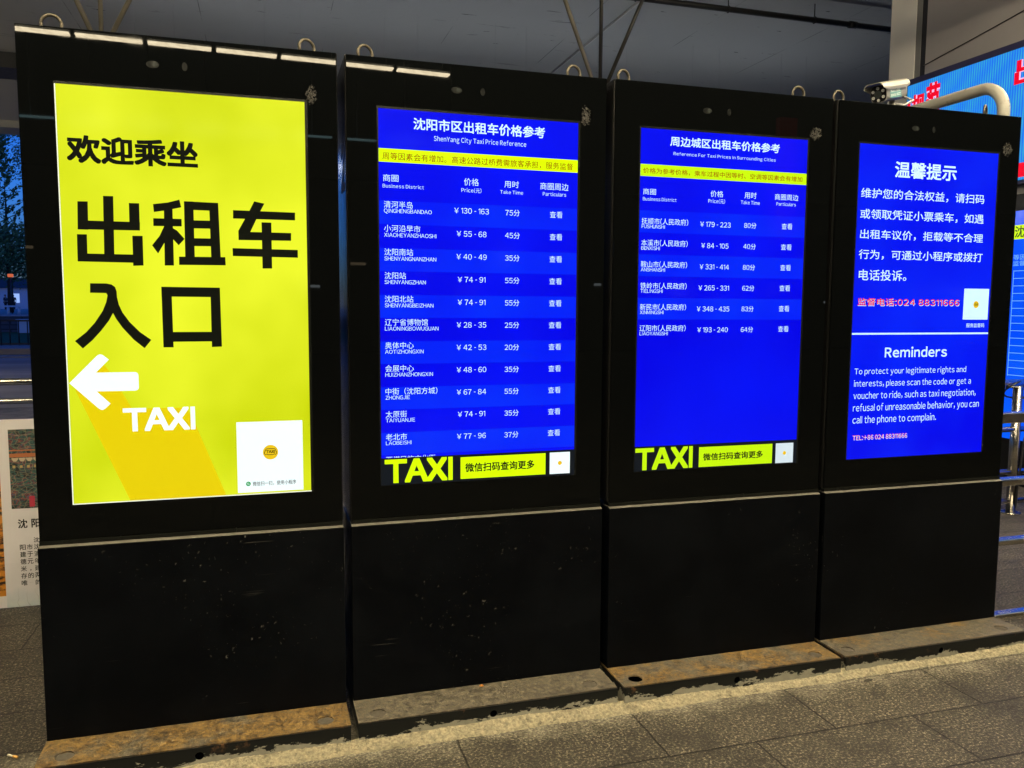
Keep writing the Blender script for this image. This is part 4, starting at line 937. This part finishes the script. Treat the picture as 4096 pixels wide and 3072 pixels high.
# people on the terrace
M_SKIN = plain('skin', (.42, .26, .18), .6)
def skin_mesh(name, joints, edges, mat, parent):
    me = bpy.data.meshes.new(name); me.from_pydata([j[:3] for j in joints], edges, []); o = bpy.data.objects.new(name, me); COL.objects.link(o)
    md = o.modifiers.new('skin', 'SKIN'); sv = me.skin_vertices[0].data if me.skin_vertices else None
    if sv is None:
        me.attributes.new if False else None
    for i, j in enumerate(joints): o.data.skin_vertices[0].data[i].radius = (j[3], j[4] if len(j) > 4 else j[3])
    o.data.skin_vertices[0].data[0].use_root = True
    sub = o.modifiers.new('sub', 'SUBSURF'); sub.levels = 1; sub.render_levels = 1
    m2 = bpy.data.meshes.new_from_object(o.evaluated_get(bpy.context.evaluated_depsgraph_get())); bpy.data.objects.remove(o)
    m2.polygons.foreach_set('use_smooth', [True]*len(m2.polygons)); return link(name, m2, mat, parent)
def person(x, y, z, rz, label, shirt, trousers, stride=.12, arm=.10):
    t = thing('person', label, 'person', (x, y, z), rz, 'people standing on the terrace')
    J = [(0, 0, .95, .15, .11), (0, 0, 1.15, .14, .10), (0, 0, 1.36, .18, .11), (0, 0, 1.50, .06), (0, -.01, 1.62, .085, .10), (0, -.01, 1.70, .06, .07),
         (-.20, 0, 1.40, .055), (-.25, arm*.3, 1.12, .042), (-.24, -arm, .88, .032), (-.24, -arm-.02, .78, .03),
         (.20, 0, 1.40, .055), (.25, -arm*.2, 1.12, .042), (.24, arm, .88, .032), (.24, arm, .78, .03),
         (-.09, 0, .88, .09), (-.10, -stride*.5, .48, .062), (-.10, -stride*.2, .09, .042), (-.10, -stride*.2-.14, .04, .035),
         (.09, 0, .88, .09), (.10, stride*.5, .48, .062), (.10, stride, .09, .042), (.10, stride-.14, .04, .035)]
    E_ = [(0, 1), (1, 2), (2, 3), (3, 4), (4, 5), (2, 6), (6, 7), (7, 8), (8, 9), (2, 10), (10, 11), (11, 12), (12, 13), (0, 14), (14, 15), (15, 16), (16, 17), (0, 18), (18, 19), (19, 20), (20, 21)]
    skin_mesh('body', J, E_, M_SKIN, t)
    g = lambda ids, k: [(J[i][0], J[i][1], J[i][2], J[i][3]+k, (J[i][4] if len(J[i]) > 4 else J[i][3])+k) for i in ids]
    skin_mesh('shirt', g([0, 1, 2, 6, 7, 10, 11], .016), [(0, 1), (1, 2), (2, 3), (3, 4), (2, 5), (5, 6)], shirt, t)
    skin_mesh('trousers', g([0, 14, 15, 16, 18, 19, 20], .014), [(0, 1), (1, 2), (2, 3), (0, 4), (4, 5), (5, 6)], trousers, t)
    m = MB(); bm = bmesh.new(); bmesh.ops.create_uvsphere(bm, u_segments=12, v_segments=8, radius=.112)
    for v in bm.verts: v.co = Vector((v.co.x*.92, v.co.y+.015, max(v.co.z, -.03)+1.665))
    bm.verts.index_update(); m.add([v.co.copy() for v in bm.verts], [[v.index for v in f_.verts] for f_ in bm.faces], True); bm.free(); m.build('hair', plain('dark_hair', (.01, .009, .008), .5), t)
    return t
# a vertex layer for skin radii appears with the modifier
DK = plain('dark_cloth', (.012, .013, .018), .8); WT = plain('white_cloth', (.62, .62, .66), .7); NV = plain('navy_cloth', (.03, .035, .07), .8)
person(-25.95, 100, 1.06, .4, 'person in dark clothes standing behind the balustrade right of the tree trunk', DK, DK)
person(-27.45, 98, 1.06, -.6, 'person in a white shirt by the balustrade at the left picture edge', WT, NV, .2)
person(-27.0, 101, 1.06, 1.2, 'person in a navy top close behind the white shirted one', NV, DK, .05)

# trees
def make_leaf(name, a, b):
    t = NT(name); oi = t.n.new('ShaderNodeNewGeometry'); t.set(color=t.mix(oi.outputs['Random Per Island'], a, b), rough=.6, spec=.3); return t.m
M_LEAF = make_leaf('dark_leaf', (.05, .11, .04), (.13, .24, .08)); M_BARK = plain('bark', (.05, .04, .03), .9, 0, .2, .3, 8, .5)
def tree(x, y, z, h, rad, label, seed, sparse=False, low=.2):
    r = random.Random(seed); t = thing('leafy_tree', label, 'tree', (x, y, z), 0, 'trees beyond the road')
    m = MB(); m.tube([(0, 0, 0), (.05, .03, h*.25), (-.04, 0, h*.5), (.03, 0, h*.8), (0, 0, h)], [h*.022, h*.018, h*.013, h*.006, .01], 9)
    ends = []
    for i in range(230):
        q = i/46; zz = h*(low+(.97-low)*q); L = rad*(1-.75*q)*r.uniform(.6, 1.1); a = i*2.4+r.uniform(-.4, .4)
        e = Vector((math.cos(a)*L, math.sin(a)*L, zz+L*r.uniform(.25, .7))); b = Vector((0, 0, zz)); mid = (b+e)/2+Vector((0, 0, -L*.08))
        m.tube([b, mid, e], [h*.006*(1.2-q), h*.004*(1.2-q), .008], 5); ends.append((b, mid, e))
    m.build('trunk', M_BARK, t)
    l = MB()
    for b, mid, e in ends:
        top = e.z > h*(.66 if sparse else .72)
        for k_ in range(26 if (sparse and top) else 300):
            s = r.uniform(.25, 1.05); p_ = b.lerp(e, s) if s > .5 else b.lerp(mid, s*2)
            sp = (.07 if (sparse and top) else .5)*rad*.36
            c_ = p_+Vector((r.gauss(0, sp), r.gauss(0, sp), r.gauss(0, sp*.7))); sz = r.uniform(.08, .20)
            n1 = Vector((r.gauss(0, 1), r.gauss(0, 1), r.gauss(0, 1))).normalized(); n2 = n1.orthogonal().normalized(); n3 = n1.cross(n2)
            l.add([c_-n2*sz, c_-n3*sz*.5, c_+n2*sz, c_+n3*sz*.5], [(0, 1, 2, 3)])
    l.build('crown', M_LEAF, t)
tree(-18.4, 70, 1.06, 10.4, 4.2, 'tall dark tree whose thin upper twigs stand against the blue sky', 11, True, .24)
tree(-16.2, 84, 1.06, 8.5, 4.0, 'rounder dark tree behind the tall one', 12, False, .2)
tree(-25.5, 96+26, 1.06, 9.0, 5.0, 'distant tree at the left edge behind the people', 13, False, .2)
# pale pavilion far behind
t = thing('pavilion_building', 'low pale building with a bluish white front far behind the people', 'building', (-36, 150, 1.06))
m = MB(); m.box(-14, 14, 0, 8, 0, 3.4); m.build('wall', plain('pale_wall', (.55, .58, .66), .6), t)
m = MB(); m.prism([(-14.6, -.6, 3.401), (-14.6, 8.6, 3.401), (-14.6, 4, 5.2)], (29.2, 0, 0)); m.build('roof', plain('dark_roof', (.04, .04, .045), .6), t)
for i in range(9):
    m = MB(); m.box(-12.5+3*i, -11+3*i, -.03, .02, 1.0, 2.5); m.build('window', glow('lit_blue_window', (150, 185, 250)), t)
t = thing('lantern_post', 'thin dark post with a small glowing orange lantern among the trees', 'street lamp', (-15.95, 61, 1.06))
m = MB(); m.cyl((0, 0, 0), (0, 0, 2.5), .04, 8); m.build('post', PB, t)
m = MB(); m.bbox(-.17, .17, -.10, .10, 2.5, 2.72, .05); m.build('lantern', glow('orange_lantern', (205, 100, 62)), t)
